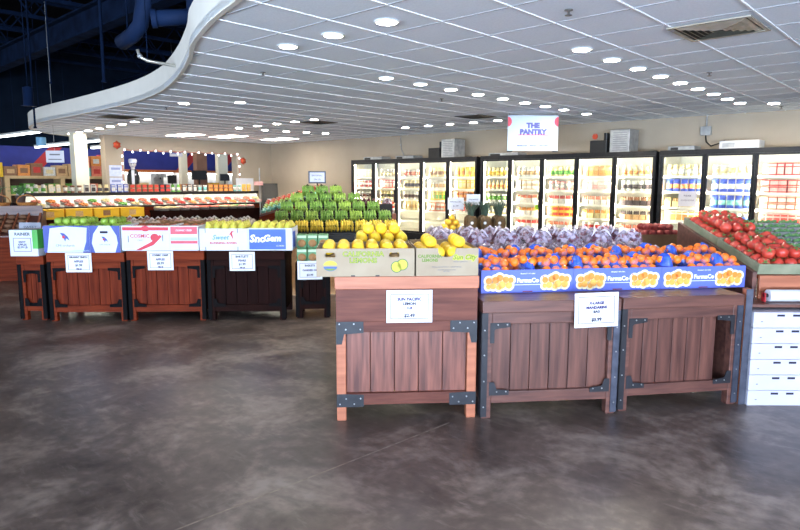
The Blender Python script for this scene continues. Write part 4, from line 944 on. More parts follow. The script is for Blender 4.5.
b = carton('narrow white apple carton with two red printed bands, right of the red swirl one', B2 @ T(.457, -.012, .766), .30, .5, .265, WCARD, .18, 'apple_carton', inner=BROWNB, group='cartons of the far row')
MB().box(.01, .29, -.001, 0, .175, .255).box(.01, .29, -.001, 0, .075, .105).build('red_bands', pm('rose_print', (206, 82, 100), (196, 60, 82), 10, .5), b); lettering('COSMIC CRISP', .026, WINK, b, (.15, -.002, .215)); MB().box(.01, .29, -.001, 0, .11, .14).build('grey_band', PALEP, b)
b = carton('white pear carton printed in red and blue, on the dark bin', B3 @ T(-.075, -.012, .766), .51, .5, .235, WCARD, .20, 'pear_carton', inner=BROWNB, group='cartons of the far row')
lettering('Sweet', .07, SKYP, b, (.22, -.001, .14), bold=.001, shear=.3); lettering('RUNNING RIVERS', .036, REDP, b, (.25, -.001, .08), bold=.001)
MB().prism([(.30, .15), (.34, .21), (.37, .205), (.345, .19), (.36, .11), (.325, .175)][::-1], 0, -.001).build('printed_bird', REDP, b)
for x in (.06, .40):
    for z in (.19, 0): MB().box(x, x + .006, -.001, 0, z, z + .04).build('slit', HOLE, b)
b = carton('royal blue pear carton with big white lettering, on the dark bin', B3 @ T(.438, -.012, .766), .47, .5, .24, WCARD, .20, 'pear_carton', inner=BROWNB, group='cartons of the far row')
MB().box(.012, .40, -.001, 0, .012, .228).build('blue_panel', ROYAL, b)
lettering('Sno', .11, WINK, b, (.10, -.002, .125), bold=.004, shear=.15); lettering('Gem', .095, WINK, b, (.255, -.002, .13), bold=.004, shear=.15); lettering('U.S. PEARS', .018, WINK, b, (.34, -.002, .05))
MB().box(.476, .4775, .03, .2, .03, .2).build('side_panel_print', ROYAL, b)
# the small white box on the narrow bin
t = thing('apple_box', 'small white apple box with a bordered card, on the narrow left bin', 'box', B0 @ T(-.055, -.03, .701))
MB().box(0, .30, 0, .3, 0, .28).build('box_body', WCARD, t, bevel=.003); lettering('RAINIER', .045, INKB, t, (.14, -.001, .235), bold=.001)
bm = MB()
for x0, x1, z0, z1 in ((.04, .23, .19, .196), (.04, .23, .05, .056), (.04, .046, .056, .19), (.224, .23, .056, .19)): bm.box(x0, x1, -.001, 0, z0, z1)
bm.build('border', pm('violet_border_ink', (104, 84, 148)), t); lettering('ENVY\nAPPLES\n$2.99 LB', .03, INK, t, (.135, -.001, .123), bold=.0008); MB().box(.245, .302, -.001, .302, .08, .281).build('green_side', pm('leaf_green_print', (72, 172, 66), (58, 150, 54), 6, .45), t)
# apples and pears
APG = pm('green_apple_skin', (150, 180, 74), (122, 156, 54), 7, .3); APR = pm('red_apple_skin', (176, 44, 52), (206, 120, 70), 5, .3); PEA = pm('pear_skin', (214, 204, 84), (186, 182, 70), 8, .4); STM = pm('fruit_stem', (92, 66, 42), None, 10, .7)
def mk_apple(mat):
    def f():
        t = thing('apple', '', 'apple')
        MB().lathe([(.006, -.030), (.018, -.036), (.032, -.026), (.041, -.004), (.041, .012), (.032, .030), (.018, .036), (.006, .030), (.001, .026)], 12, fn=lambda a, z: 1 + .02 * math.cos(5 * a)).build('skin', mat, t)
        MB().tube([(0, 0, .026), (.002, 0, .038), (.006, 0, .046)], .0022, 5).build('stem', STM, t); return t
    return f
gapple, rapple = Kind(mk_apple(APG)), Kind(mk_apple(APR))
def mk_pear():
    t = thing('pear', '', 'pear'); MB().lathe([(.004, -.036), (.02, -.04), (.036, -.028), (.040, -.008), (.034, .014), (.023, .034), (.017, .048), (.008, .056), (.001, .057)], 12).build('skin', PEA, t)
    MB().tube([(0, 0, .056), (.004, 0, .068), (.008, 0, .074)], .0022, 5).build('stem', STM, t); return t
pear = Kind(mk_pear)
lab = lambda what, where: (lambda l, i, j: '%s in the %s, %s, %s row, %s from left' % (what, where, LAY[l], ORD[j], ORD[i]))
pile(gapple, B1 @ T(-.014, 0, .746), .463, .488, .226, .0425, 5, 5, 2, lab('green apple', 'wide bird carton'), 'green apples in the wide bird carton', rand_up, rz=.040)
pile(gapple, B1 @ T(.463, 0, .746), .303, .488, .226, .0425, 3, 5, 2, lab('green apple', 'narrow bird carton'), 'green apples in the narrow bird carton', rand_up, rz=.040)
pile(rapple, B2 @ T(-.039, 0, .766), .488, .488, .181, .0425, 5, 5, 1, lab('red apple', 'red swirl carton'), 'red apples in the red swirl carton', rand_up, rz=.040)
pile(rapple, B2 @ T(.463, 0, .766), .288, .488, .181, .0425, 3, 5, 1, lab('red apple', 'carton with red bands'), 'red apples in the carton with red bands', rand_up, rz=.040)
pile(pear, B3 @ T(-.069, 0, .766), .498, .488, .206, .0425, 5, 5, 1, lab('pear', 'white pear carton'), 'pears in the white carton', lambda: rand_up(12), rz=.041)
pile(pear, B3 @ T(.444, 0, .766), .458, .488, .206, .0425, 5, 5, 1, lab('pear', 'royal blue carton'), 'pears in the royal blue carton', lambda: rand_up(12), rz=.041)
# green packs of kiwi on the narrow dark bin
KIW = pm('kiwi_skin', (168, 126, 78), (140, 100, 60), 20, .7); KGR = pm('kiwi_pack_green', (96, 150, 100), (70, 120, 80), 12, .5)
def mk_kiwi():
    t = thing('kiwi_pack', '', 'pack of kiwis'); MB().box(-.056, .056, 0, .16, 0, .15).build('pack_body', KGR, t, bevel=.01); m = MB()
    m.sphere((0, -.004, .055), (.046, .02, .042), 14, 8); m.build('kiwi', KIW, t); MB().box(-.05, .05, -.002, .004, .112, .14).build('pack_label', pm('pale_green_label', (190, 216, 180), None, 10, .5), t); return t
kiwi = Kind(mk_kiwi)
for l in range(2):
    for i in range(3): kiwi(B4 @ T(.063 + .117 * i, .02 + .02 * l, .622 + .153 * l), 'green pack of kiwis on the narrow dark bin, %s layer, %s from left' % (('lower', 'upper')[l], ORD[i]), 'kiwi packs')
# price signs of the far row
def far_sign(label, M, lines): price_sign(label, M, .27, .205, lines, second=False)
far_sign('white price sign on the reddish bin under the bird cartons', B1 @ T(.33, -.016, .742), [(.22, .026, 'GRANNY SMITH', INKB), (.44, .03, 'APPLES', INK), (.64, .032, '$1.99', INKB), (.83, .018, 'PER LB', INKB)])
far_sign('white price sign on the reddish bin under the red swirl carton', B2 @ T(.35, -.016, .762), [(.22, .026, 'COSMIC CRISP', INKB), (.44, .03, 'APPLES', INK), (.64, .032, '$2.99', INKB), (.83, .018, 'PER LB', INKB)])
far_sign('white price sign on the dark bin under the pear cartons', B3 @ T(.37, -.016, .752), [(.25, .03, 'BARTLETT', INKB), (.46, .03, 'PEARS', INK), (.65, .032, '$1.99', INKB), (.83, .018, 'PER LB', INKB)])
far_sign('white price sign on the narrow dark bin below the kiwi packs', B4 @ T(.15, -.016, .64), [(.25, .028, 'BASKETS', INKB), (.5, .026, 'CANDIED OR', INK), (.76, .032, '$3.99', INKB)])

# ------------------------------------------------------------------ tables of bagged roots behind the far row
FO = frame(-9.05, 3.55, 45)
t = thing('root_table', 'long dark low table of bagged onions and potatoes behind the far row', 'table', FO)
MB().box(0, 2.2, 0, .95, .78, .84).build('table_top', W_ESPH, t); MB().box(0, 2.2, 0, .03, .1, .78).build('front_board', W_ESPH, t)
for x in (.0, 1.06, 2.12):
    for y in (.03, .87): MB().box(x, x + .08, y, y + .08, 0, .78).build('leg', W_ESPV, t)
def mk_bag(n, c, c2):
    def f():
        rr = random.Random(n); t = thing('mesh_bag', '', 'bag of vegetables'); m = MB()
        for q in range(9): m.sphere((-.075 + .075 * (q % 3) + rr.uniform(-.01, .01), -.055 + .055 * (q // 3), .04 + .02 * rr.random()), (.04, .038, .038), 9, 6)
        m.build('roots', pm(n, c, c2, 12, .6), t)
        n_, k = 12, 5; vs = [(.118 * math.cos(2 * math.pi * p / n_) * math.cos(R(18 * q)) ** .6, .098 * math.sin(2 * math.pi * p / n_) * math.cos(R(18 * q)) ** .6, .115 * math.sin(R(18 * q)) + .001) for q in range(k + 1) for p in range(n_)]
        MB()._add(vs, [(q * n_ + p, q * n_ + (p + 1) % n_, (q + 1) * n_ + (p + 1) % n_, (q + 1) * n_ + p) for q in range(k) for p in range(n_)], 0, True).build('net', film('net_' + n, c, .35, .4), t)
        m = MB().tube([(-.03, 0, .11), (0, .01, .135), (.035, 0, .112)], [.008, .012, .006], 5); m.build('bag_tie', pm('tie_white', (226, 224, 226), None, 8, .5), t); return t
    return f
RT = [('pale garlic', (222, 208, 196), (196, 176, 166)), ('brown potatoes', (170, 130, 92), (142, 104, 72)), ('pink onions', (198, 150, 150), (170, 112, 122)), ('white onions', (226, 218, 204), (204, 190, 172))]
rk = [Kind(mk_bag(n.replace(' ', '_'), a_, c)) for n, a_, c in RT]
for j in range(3):
    for i in range(8):
        q = (i // 3 + j) % 4
        rk[q](FO @ T(.15 + .253 * i, .13 + .25 * j, .841) @ RZ(random.uniform(-4, 4)), 'net bag of %s on the long dark table, %s row, %s from left' % (RT[q][0], ORD[j], ORD[i]), 'net bags on the long table')
# grey sign cards standing at the left end of the row
card_on_stem('grey card on a stem behind the small white apple box', frame(-8.2, 2.40, 43), .26, .17, .84, pm('grey_card', (150, 152, 166), (132, 134, 148), 8, .6), [(.65, .05, 'SWEET', INKB), (.3, .05, 'ONIONS', INKB)])

# ------------------------------------------------------------------ slanted dark wood display at the far left
FD = frame(-10.95, 1.95, 66)
t = thing('slanted_display', 'dark wooden slanted display with dividers at the far left edge', 'display stand', FD)
MB().box(0, 1.30, 0, .75, 0, .66).build('cabinet', W_MAHH, t); MB().prism([(0, .66), (.75, .66), (.75, .94), (0, .68)], 0, 1.30, lambda u, v, w_: (w_, u, v)).build('sloped_top', W_DARKH, t)
for k in range(9): MB().prism([(0, .68), (.75, .94), (.75, .99), (0, .73)], .02 + .155 * k, .035 + .155 * k, lambda u, v, w_: (w_, u, v)).build('divider', W_ORANGE, t)
MB().box(0, 1.30, .75, .80, 0, 1.10).build('back_board', W_DARKH, t); MB().box(0, 1.30, .80, 1.15, 0, 1.0).build('rear_shelf', W_DARKH, t)
BSK = pm('woven_basket', (196, 128, 62), (150, 90, 44), 30, .7, bump=.4)
ROOT = pm('dark_root_skin', (112, 74, 48), (84, 54, 36), 12, .7)
rootv = Kind(lambda: tag(MB().lathe([(.001, -.06), (.02, -.055), (.036, -.02), (.036, .02), (.02, .055), (.001, .06)], 9).build('sweet_potato', ROOT), '', 'vegetable'))
for i in range(7):
    for j in range(4): rootv(FD @ T(.035 + .155 * i + .075, .09 + .17 * j, .68 + .26 / .75 * (.09 + .17 * j) + .042) @ RX(19) @ RY(90) @ RZ(random.uniform(0, 360)), 'brown root on the slanted display, %s lane from left, %s from front' % (ORD[i], ORD[j]), 'roots on the slanted display')
def mk_basket():
    t = thing('basket', '', 'basket'); MB().lathe([(.10, 0), (.15, .14), (.155, .145), (.145, .145), (.095, .012), (.001, .012)], 16).build('bowl', BSK, t)
    MB().tube([(.15 * math.cos(R(180 * q / 8)), 0, .14 + .13 * math.sin(R(180 * q / 8))) for q in range(9)], .009, 6).build('handle', BSK, t); return t
basket = Kind(mk_basket)
for i in range(3): basket(FD @ T(.30 + .38 * i, .975, 1.001), 'round woven basket behind the slanted display, %s from left' % ORD[i], 'woven baskets')
ONI = pm('yellow_onion', (224, 158, 70), (204, 132, 54), 10, .4)
onion = Kind(lambda: tag(MB().lathe([(.001, -.036), (.02, -.033), (.04, -.01), (.04, .01), (.02, .032), (.006, .044), (.001, .05)], 10).build('onion', ONI), '', 'onion'))
for i in range(3):
    for q in range(4): onion(FD @ T(.30 + .38 * i + .047 * (1 if q % 2 else -1), .975 + .047 * (1 if q // 2 else -1), 1.001 + .085), 'yellow onion in the %s woven basket, %s %s' % (ORD[i], 'rear' if q // 2 else 'front', 'right' if q % 2 else 'left'), 'onions in the baskets')

# ------------------------------------------------------------------ long refrigerated produce case along the left wall
FR = T(-15.3, 4.6, 0) @ RZ(90)          # x runs along +Y (rightwards), y away from the camera
LEN = 6.3
t = thing('refrigerated_case', 'long low white refrigerated case of cut fruit along the left wall', 'refrigerated case', FR)
MB().box(0, LEN, 0, 1.25, 0, .30).build('plinth', BLACK, t); MB().box(0, LEN, 0, .06, .30, .86).build('front_panel', W_MAHH, t); MB().box(0, LEN, -.02, .08, .86, .90).build('bumper', BLACK, t)
MB().prism([(.08, .30), (1.25, .30), (1.25, 1.0), (.62, 1.0), (.08, .84)], 0, LEN, lambda u, v, w_: (w_, u, v)).build('sloped_deck', WHITE, t)
MB().box(0, LEN, .70, 1.25, 1.18, 1.21).build('shelf', WHITE, t); MB().box(0, LEN, .66, .70, 1.14, 1.22).build('shelf_edge', BLACK, t); MB().box(.02, LEN - .02, .74, .80, 1.15, 1.18).build('light_strip', em('case_tube', (255, 246, 230), 14), t)
MB().box(0, LEN, 1.20, 1.25, 1.0, 1.18).build('back_panel', WHITE, t)
for x in (0, 2.08, 4.16, LEN - .03): MB().box(x, x + .03, .72, 1.2, 1.0, 1.18).build('shelf_bracket', WHITE, t)
def mk_fruitpack(c):
    def f():
        t = thing('fruit_pack', '', 'pack of cut fruit'); MB().lathe([(.10, 0), (.12, .05), (.124, .05), (.001, .051)], 16).build('tub', pc('white'), t); m = MB(); rr = random.Random(5)
        for q in range(12):
            a, u = q * 2.4, .02 + .07 * (q / 12) ** .5; m.sphere((u * math.cos(a), u * math.sin(a), .062 + .015 * (1 - q / 12)), (.034, .03, .024), 7, 5)
        m.build('cut_fruit', pc(c), t); return t
    return f
fcol = ['salmon', 'orange', 'red', 'cream', 'pink', 'green']; fk = {c: Kind(mk_fruitpack(c)) for c in fcol}
seqc = ['yellow', 'yellow', 'yellow', 'yellow'] ; SEQ = ['cream', 'salmon', 'salmon', 'orange', 'salmon', 'pink', 'green', 'cream', 'salmon', 'red', 'salmon', 'red', 'orange', 'salmon', 'red', 'salmon', 'orange', 'salmon', 'red', 'pink', 'salmon']
tilt = math.degrees(math.atan2(.16, .54))
for j in range(2):
    for i in range(20):
        c = SEQ[(i + j * 2) % len(SEQ)]
        fk[c](FR @ T(.17 + .31 * i, .218 + .262 * j, .84 + (.138 + .262 * j) * .16 / .54 + .004) @ RX(tilt), 'round pack of %s cut fruit in the refrigerated case, %s row, %s from left' % (c, ('front', 'rear')[j], ORD[i]), 'packs of cut fruit')
shelf_kinds = [('jar', 'white', 'green'), ('box', 'cream', 'white'), ('tub', 'brown', 'white'), ('box', 'white', 'dark'), ('jar', 'cream', 'dark'), ('box', 'blue', 'white'), ('pile', 'brown', 'red'), ('pile', 'brown', 'red'), ('pile', 'dark', 'red'), ('jar', 'green', 'white'), ('box', 'dark', 'white'), ('tub', 'white', 'teal'), ('pile', 'brown', 'orange'), ('pile', 'brown', 'orange'), ('tub', 'teal', 'white'), ('box', 'yellow', 'tan')]
for i in range(38):
    k, a_, c = shelf_kinds[(i * 5 // 12) % len(shelf_kinds)]
    product(k, a_, c)(FR @ T(.14 + .161 * i, .86, 1.211), '%s and %s %s on the refrigerated case shelf, place %d from left' % (a_, c, KN[k], i + 1), 'groceries on the refrigerated case')
YB = pm('yellow_box_card', (238, 190, 36), (226, 174, 28), 5, .5)
t = thing('case_platform', 'low dark platform in front of the refrigerated case under the yellow boxes', 'platform', FR @ T(-.2, -.62, 0)); MB().box(0, 2.5, 0, .5, .60, .66).build('platform_top', W_ESPH, t)
for x in (0, 2.42): MB().box(x, x + .08, .02, .48, 0, .6).build('leg', W_ESPV, t)
for i in range(4):
    t = thing('yellow_box', 'yellow cardboard box in front of the refrigerated case, %s from left' % ORD[i], 'box', FR @ T(-.17 + .6 * i, -.58, .661), 'yellow boxes in front of the refrigerated case')
    MB().box(0, .56, 0, .4, 0, .22).build('box_body', YB, t, bevel=.004); MB().box(.2, .36, -.002, 0, .05, .17).build('box_label', pc('brown') if i == 2 else pc('tan'), t)

t = thing('fruit_bench', 'low dark bench of fruit packs in front of the right half of the refrigerated case', 'bench', FR @ T(2.55, -.75, 0))
MB().box(0, 2.9, 0, .66, .72, .78).build('bench_top', W_ESPH, t); MB().box(0, 2.9, 0, .03, .1, .72).build('front_board', W_ESPH, t)
for x in (0, 1.41, 2.82): MB().box(x, x + .08, .04, .62, 0, .72).build('leg', W_ESPV, t)
for j in range(2):
    for i in range(10):
        c = ('cream', 'pink', 'salmon', 'cream', 'pink', 'red', 'salmon', 'green')[(i // 2 + 3 * j) % 8]
        fk[c](FR @ T(2.70 + .275 * i, -.59 + .31 * j, .781), 'round pack of %s cut fruit on the low dark bench, %s row, %s from left' % (c, ('front', 'rear')[j], ORD[i]), 'packs of cut fruit on the bench')

# ------------------------------------------------------------------ sloped pepper display behind the bananas
FPD = frame(-10.45, 7.15, 45)
t = thing('pepper_display', 'sloped display of peppers and greens behind the left side of the bananas', 'display stand', FPD)
ZP = lambda x, y: .80 + .30 * x + .30 * y
m = MB(); cs = [(0, 0), (1.2, 0), (1.2, .75), (0, .75)]
m._add([(x, y, .1) for x, y in cs] + [(x, y, ZP(x, y)) for x, y in cs], [(0, 3, 2, 1), (4, 5, 6, 7), (0, 1, 5, 4), (1, 2, 6, 5), (2, 3, 7, 6), (3, 0, 4, 7)], 0, False)
m.build('sloped_body', W_MAHH, t); MB().box(.03, 1.17, .03, .72, 0, .1).build('base', BLACK, t)
for i in range(4):
    y0 = .243 * i; m = MB(); m._add([(x, y, ZP(x, y) + dz) for dz in (.0, .045) for x, y in ((0, y0), (1.2, y0), (1.2, y0 + .018), (0, y0 + .018))], [(0, 3, 2, 1), (4, 5, 6, 7), (0, 1, 5, 4), (1, 2, 6, 5), (2, 3, 7, 6), (3, 0, 4, 7)], 0, False)
    m.build('divider', W_DARKH, t)
def mk_pep(n, c, c2):
    def f():
        t = thing('bell_pepper', '', 'vegetable'); MB().lathe([(.006, -.04), (.026, -.042), (.04, -.02), (.046, .015), (.036, .04), (.014, .036), (.001, .03)], 12, fn=lambda a, z: 1 + .09 * math.cos(4 * a)).build('skin', pm(n, c, c2, 8, .3), t)
        MB().tube([(0, 0, .03), (.003, 0, .05), (.01, 0, .06)], .005, 5).build('stem', CALYX, t); return t
    return f
pk_ = [('teal green', Kind(mk_pep('teal_pepper', (128, 196, 180), (96, 160, 146)))), ('light green', Kind(mk_pep('light_green_pepper', (186, 206, 110), (150, 180, 90)))), ('red', Kind(mk_pep('red_pepper', (226, 104, 84), (204, 80, 66))))]
for j in range(3):
    for i in range(11):
        for q in range(2):
            x, y = .07 + .105 * i, .075 + .243 * j + .112 * q
            pk_[j][1](FPD @ T(x, y, ZP(x, y) + .056) @ RX(17) @ RY(-17) @ RZ(random.uniform(0, 360)), '%s pepper on the sloped display behind the bananas, %s lane, %s from left, %s' % (pk_[j][0], ORD[j], ORD[i], ('near', 'far')[q]), 'peppers on the sloped display')
# red onions behind the right side of the bananas
FRO = frame(-8.65, 7.75, 45)
t = thing('onion_stand', 'dark stand of red onions behind the right side of the bananas', 'stand', FRO); MB().box(0, .7, 0, .5, .15, 1.05).build('stand_body', W_ESPH, t); MB().box(.04, .66, .04, .46, 0, .15).build('plinth', BLACK, t)
ronion = Kind(lambda: tag(MB().lathe([(.001, -.036), (.02, -.033), (.04, -.01), (.04, .01), (.02, .032), (.006, .044), (.001, .05)], 10).build('onion', pm('red_onion', (112, 44, 66), (92, 34, 54), 10, .35)), '', 'onion'))
pile(ronion, FRO @ T(.02, .02, 1.051), .66, .46, 0, .0425, 7, 5, 2, lab('red onion', 'stand behind the bananas'), 'red onions behind the bananas', lambda: rand_up(10), rz=.038)

# ------------------------------------------------------------------ stock rack beyond the column
RK = T(-20.0, 5.3, 0) @ RZ(90)
TAN = pm('tan_shelf_board', (222, 190, 140), (204, 170, 120), 4, .6)
t = thing('stock_rack', 'tan wooden stock rack beyond the cream column with cartons on top', 'shelf rack', RK)
for x in (0, 1.45, 2.9): MB().box(x, x + .12, 0, .6, 0, 1.60).build('upright', TAN, t)
for z in (.55, 1.08, 1.56): MB().box(.12, 1.45, 0, .6, z, z + .04).build('shelf_board', TAN, t); MB().box(1.57, 2.9, 0, .6, z, z + .04).build('shelf_board', TAN, t)
MB().box(0, 3.02, .6, .64, 0, 1.6).build('back_board', pm('rack_back', (120, 92, 76), None, 4, .7), t)
MB().box(0, 3.02, -.02, .6, 1.601, 1.64).build('top_board', TAN, t)
CB_ = [('brown', 'tan'), ('orange', 'brown'), ('brown', 'red'), ('white', 'cream'), ('tan', 'brown'), ('tan', 'orange'), ('teal', 'white'), ('salmon', 'red'), ('brown', 'orange')]
def stock(label, M, w_, d, h, a_, c):
    t = thing('stock_carton', label, 'box', M, 'cartons on the stock rack'); MB().box(0, w_, 0, d, 0, h).build('box_body', pc(a_), t, bevel=.006); MB().box(w_ * .2, w_ * .8, -.003, 0, h * .25, h * .7).build('box_label', pc(c), t)
for i in range(9): stock('%s stock carton with %s label on the rack top, %s from left' % (*CB_[i], ORD[i]), RK @ T(.02 + .335 * i, .05, 1.641), .315, .45, .26 + .05 * (i % 3), *CB_[i])
for i in range(3): stock('%s stock carton, %s of the upper three beside the column' % (('salmon', 'orange', 'red')[i], ORD[i]), RK @ T(2.03 + .335 * i - .0, .05, 1.643 + .26 + .05 * ((6 + i) % 3)), .30, .42, .30, ('salmon', 'orange', 'red')[i], 'white')
for s_, z in enumerate((.59, 1.12)):
    for b2 in range(2):
        for i in range(4):
            c = (('green', 'green', 'cream', 'green'), ('green', 'brown', 'salmon', 'tan'))[b2][i]
            stock('%s stock carton, %s bay of the rack, %s shelf, %s from left' % (c, ('left', 'right')[b2], ('lower', 'upper')[s_], ORD[i]), RK @ T(.15 + 1.45 * b2 + .325 * i, .06, z + .001), .29, .4, .24 + .06 * ((i + b2) % 2), c, 'white')
t = thing('yellow_crate', 'large yellow crate on the left end of the stock rack', 'crate', T(-19.98, 4.65, 0) @ RZ(90)); MB().box(0, .62, 0, .5, 1.60, 2.0).build('crate_body', YB, t, bevel=.01); MB().box(.05, .57, .05, .45, 0, 1.60).build('crate_pillar', pc('brown'), t); MB().box(.12, .5, -.003, 0, 1.7, 1.9).build('crate_label', pm('amber_label', (214, 156, 30), None, 8, .5), t)

# potted plants and a brown panel near the left display
PLT = pm('pot_glaze', (146, 120, 112), (126, 100, 92), 8, .5)
def mk_plant():
    t = thing('potted_plant', '', 'potted plant'); MB().lathe([(.07, 0), (.1, .16), (.105, .16), (.09, .15), (.001, .15)], 14).build('pot', PLT, t); m = MB(); rr = random.Random(3)
    for q in range(26):
        a = q * 2.4; l = .12 + .14 * rr.random(); e = .3 + .9 * rr.random(); c, s_ = math.cos(a), math.sin(a)
        p = [(0, .15), (l * .6 * math.cos(e), .15 + l * .7 * math.sin(e) + .05), (l * math.cos(e) * 1.2, .15 + l * math.sin(e) + .02)]
        vs = [(0, 0, .15), (c * p[1][0] - s_ * .025, s_ * p[1][0] + c * .025, p[1][1]), (c * p[2][0], s_ * p[2][0], p[2][1]), (c * p[1][0] + s_ * .025, s_ * p[1][0] - c * .025, p[1][1])]
        m._add(vs + [(x, y, z - .004) for x, y, z in vs], [(0, 1, 2, 3), (7, 6, 5, 4), (0, 4, 5, 1), (1, 5, 6, 2), (2, 6, 7, 3), (3, 7, 4, 0)])
    m.build('foliage', GREENV, t); return t
plant = Kind(mk_plant)
t = thing('plant_bench', 'low dark bench with potted plants behind the baskets', 'bench', T(-14.2, 3.0, 0) @ RZ(90)); MB().box(0, 1.3, 0, .5, .98, 1.04).build('bench_top', W_ESPH, t)
for x in (0, 1.22): MB().box(x, x + .08, .05, .45, 0, .98).build('leg', W_ESPV, t)
for i in range(3): plant(T(-14.45, 3.25 + .42 * i, 1.041), 'potted plant on the dark bench behind the baskets, %s from left' % ORD[i], 'potted plants')
t = thing('brown_carton', 'tall plain brown carton left of the potted plants', 'box', T(-14.0, 2.45, 0) @ RZ(90)); MB().box(0, .42, 0, .4, 0, 1.30).build('box_body', pm('dusty_brown_card', (164, 120, 100), None, 5, .8), t, bevel=.006); MB().box(0, .42, -.002, 0, .64, .67).build('tape', pc('tan'), t)

# ------------------------------------------------------------------ bakery seen through the opening
BK = T(-19.6, 8.45, 0) @ RZ(90)
t = thing('bakery_counter', 'pale bakery counter with dark edge beyond the opening in the left wall', 'counter', BK)
MB().box(0, 5.4, 0, .8, 0, 1.16).build('counter_body', pm('counter_cream', (230, 220, 200), None, 4, .5), t); MB().box(-.03, 5.43, -.03, .83, 1.16, 1.2).build('counter_top', pm('counter_grey', (150, 146, 140), None, 8, .35), t); MB().box(0, 5.4, -.006, 0, .0, .12).build('kick_board', BLACK, t)
def item(nm, lab_, cat, M, parts, group=None):
    t = thing(nm, lab_, cat, M, group)
    for pn, mb, mt in parts: mb.build(pn, mt, t)
    return t
def screen(label, x, z, w_=.42, h=.3):
    item('till_screen', label, 'screen', BK @ T(x, .3, 1.201), [('screen_body', MB().box(-w_ / 2, w_ / 2, 0, .05, z - 1.2, z - 1.2 + h), BLACK), ('stand', MB().cyl((0, .025, .012), (0, .025, z - 1.2), .025, n=8), BLACK), ('foot', MB().box(-.12, .12, -.06, .12, 0, .012), BLACK)])
screen('small dark till screen on the bakery counter, left one', 1.75, 1.42, .30, .28); screen('large dark till screen beside the brown pillar', 2.75, 1.55, .55, .32); screen('dark till screen at the right end of the bakery counter', 3.75, 1.52, .36, .24)
item('coffee_machine', 'grey coffee machine on the bakery counter', 'coffee machine', BK @ T(1.15, .2, 1.201), [('machine_body', MB().box(0, .34, 0, .4, 0, .10).box(0, .34, .2, .4, .1, .42).box(0, .34, 0, .4, .42, .55), GREYM), ('spout', MB().cyl((.17, .08, .36), (.17, .08, .42), .02, n=8), BLACK)])
for i, (x, c) in enumerate(((.15, 'tan'), (.62, 'cream'), (2.12, 'orange'), (3.2, 'yellow'), (4.1, 'white'))):
    item('bread_box', '%s bread box on the bakery counter, %s from left' % (c, ORD[i]), 'box', BK @ T(x, .28, 1.201), [('box_body', MB().box(0, .3, 0, .3, 0, .2 + .05 * (i % 2)), pc(c)), ('box_label', MB().box(.06, .24, -.003, 0, .06, .15), pc('white'))], 'bread boxes on the bakery counter')
for i, x in enumerate((2.4, 2.75, 3.1)):
    item('red_brown_crate', 'red brown crate at the front of the bakery counter, %s from left' % ORD[i], 'crate', T(-18.7, 10.6 + .38 * i, 0) @ RZ(90), [('crate_body', MB().box(0, .35, 0, .35, 0, 1.16 + .1 * (i % 2)), pm('red_brown_crate', (162, 74, 50), (136, 60, 42), 6, .6)), ('crate_rim', MB().box(.02, .33, -.004, 0, 1.0, 1.08), pc('brown'))], 'red brown crates')
struct(MB().box(-20.2, -19.95, 11.14, 11.53, 1.2, 6.2).build('trim_40', pm('brown_pillar', (138, 98, 76), (122, 84, 64), 3, .6)))
struct(MB().box(-22.3, -22.1, 11.7, 11.95, 0, 6.2).build('trim_41', pm('cream_column', (238, 230, 206))))
struct(MB().box(-21.2, -21.0, 12.6, 13.0, 0, 6.2).build('trim_42', pm('cream_column', (238, 230, 206))))
# lit canopy lamps under the orange ledge
LT = em('canopy_tube', (255, 252, 246), 12)
for i in range(5): item('canopy_lamp', 'white strip lamp under the orange ledge, %s from left' % ORD[i], 'strip light', T(FX + .14, 3.2 + 3.1 * i, 1.80), [('lamp_housing', MB().box(-.05, .05, 0, 2.9, .03, .049), WHITE), ('tube', MB().cyl((0, .05, 0), (0, 2.85, 0), .03, n=10), LT)], 'lamps under the orange ledge')
# bakery wall posters
for i in range(3): item('blue_notice', 'pale bluish notice on the left wall beside the opening, %s from top' % ORD[i], 'notice', T(WX + .001, 7.18, 1.62 - .33 * i) @ RZ(90), [('sheet', MB().box(-.17, .17, -.003, 0, 0, .30), pm('bluish_paper', (206, 212, 234), (180, 190, 222), 14, .6)), ('print', MB().box(-.12, .12, -.004, -.003, .18, .24), pm('lilac_print', (140, 150, 196), None, 10, .6))], 'notices beside the opening')
item('white_board', 'plain white board leaning under the right end of the opening', 'panel', T(-16.9, 10.75, 0) @ RZ(90), [('panel_face', MB().box(0, .62, 0, .03, .55, 1.60), PAPER), ('panel_feet', MB().box(.1, .14, .031, .35, 0, .56), GREYM)])
# string of fairy lights round the opening
BULB = em('fairy_bulb', (240, 244, 255), 7)
pts = [(10.95 + .06, z) for z in (1.25, 1.5, 1.75, 2.0, 2.25)] + [(10.95 - .22 * k, 2.37 - .05 * (k % 2)) for k in range(17)] + [(7.36, z) for z in (2.2, 2.0, 1.75, 1.5)]
t = thing('string_lights', 'string of white fairy lights draped round the wall opening', 'string lights', T(WX + .03, 0, 0))
MB().tube([(0, y, z) for y, z in pts], .006, 5).build('cord', pm('red_cord', (206, 70, 60), None, 8, .5), t)
for y, z in pts: MB().sphere((.012, y, z - .03), (.02, .02, .028), 8, 6).build('bulb', BULB, t)
for i, (y, z) in enumerate(((7.24, 2.46), (11.16, 2.14))): item('paper_flower', 'orange paper decoration at the %s corner of the wall opening' % ('left', 'right')[i], 'decoration', T(WX + .02, y, z) @ RY(90), [('petals', MB().lathe([(.02, 0), (.10, .01), (.001, .03)], 16, fn=lambda a, z: 1 + .2 * math.cos(6 * a)), pm('orange_tag', (226, 84, 52))), ('flower_centre', MB().sphere((0, 0, .03), .02, 8, 6), pc('orange'))], 'orange paper decorations')
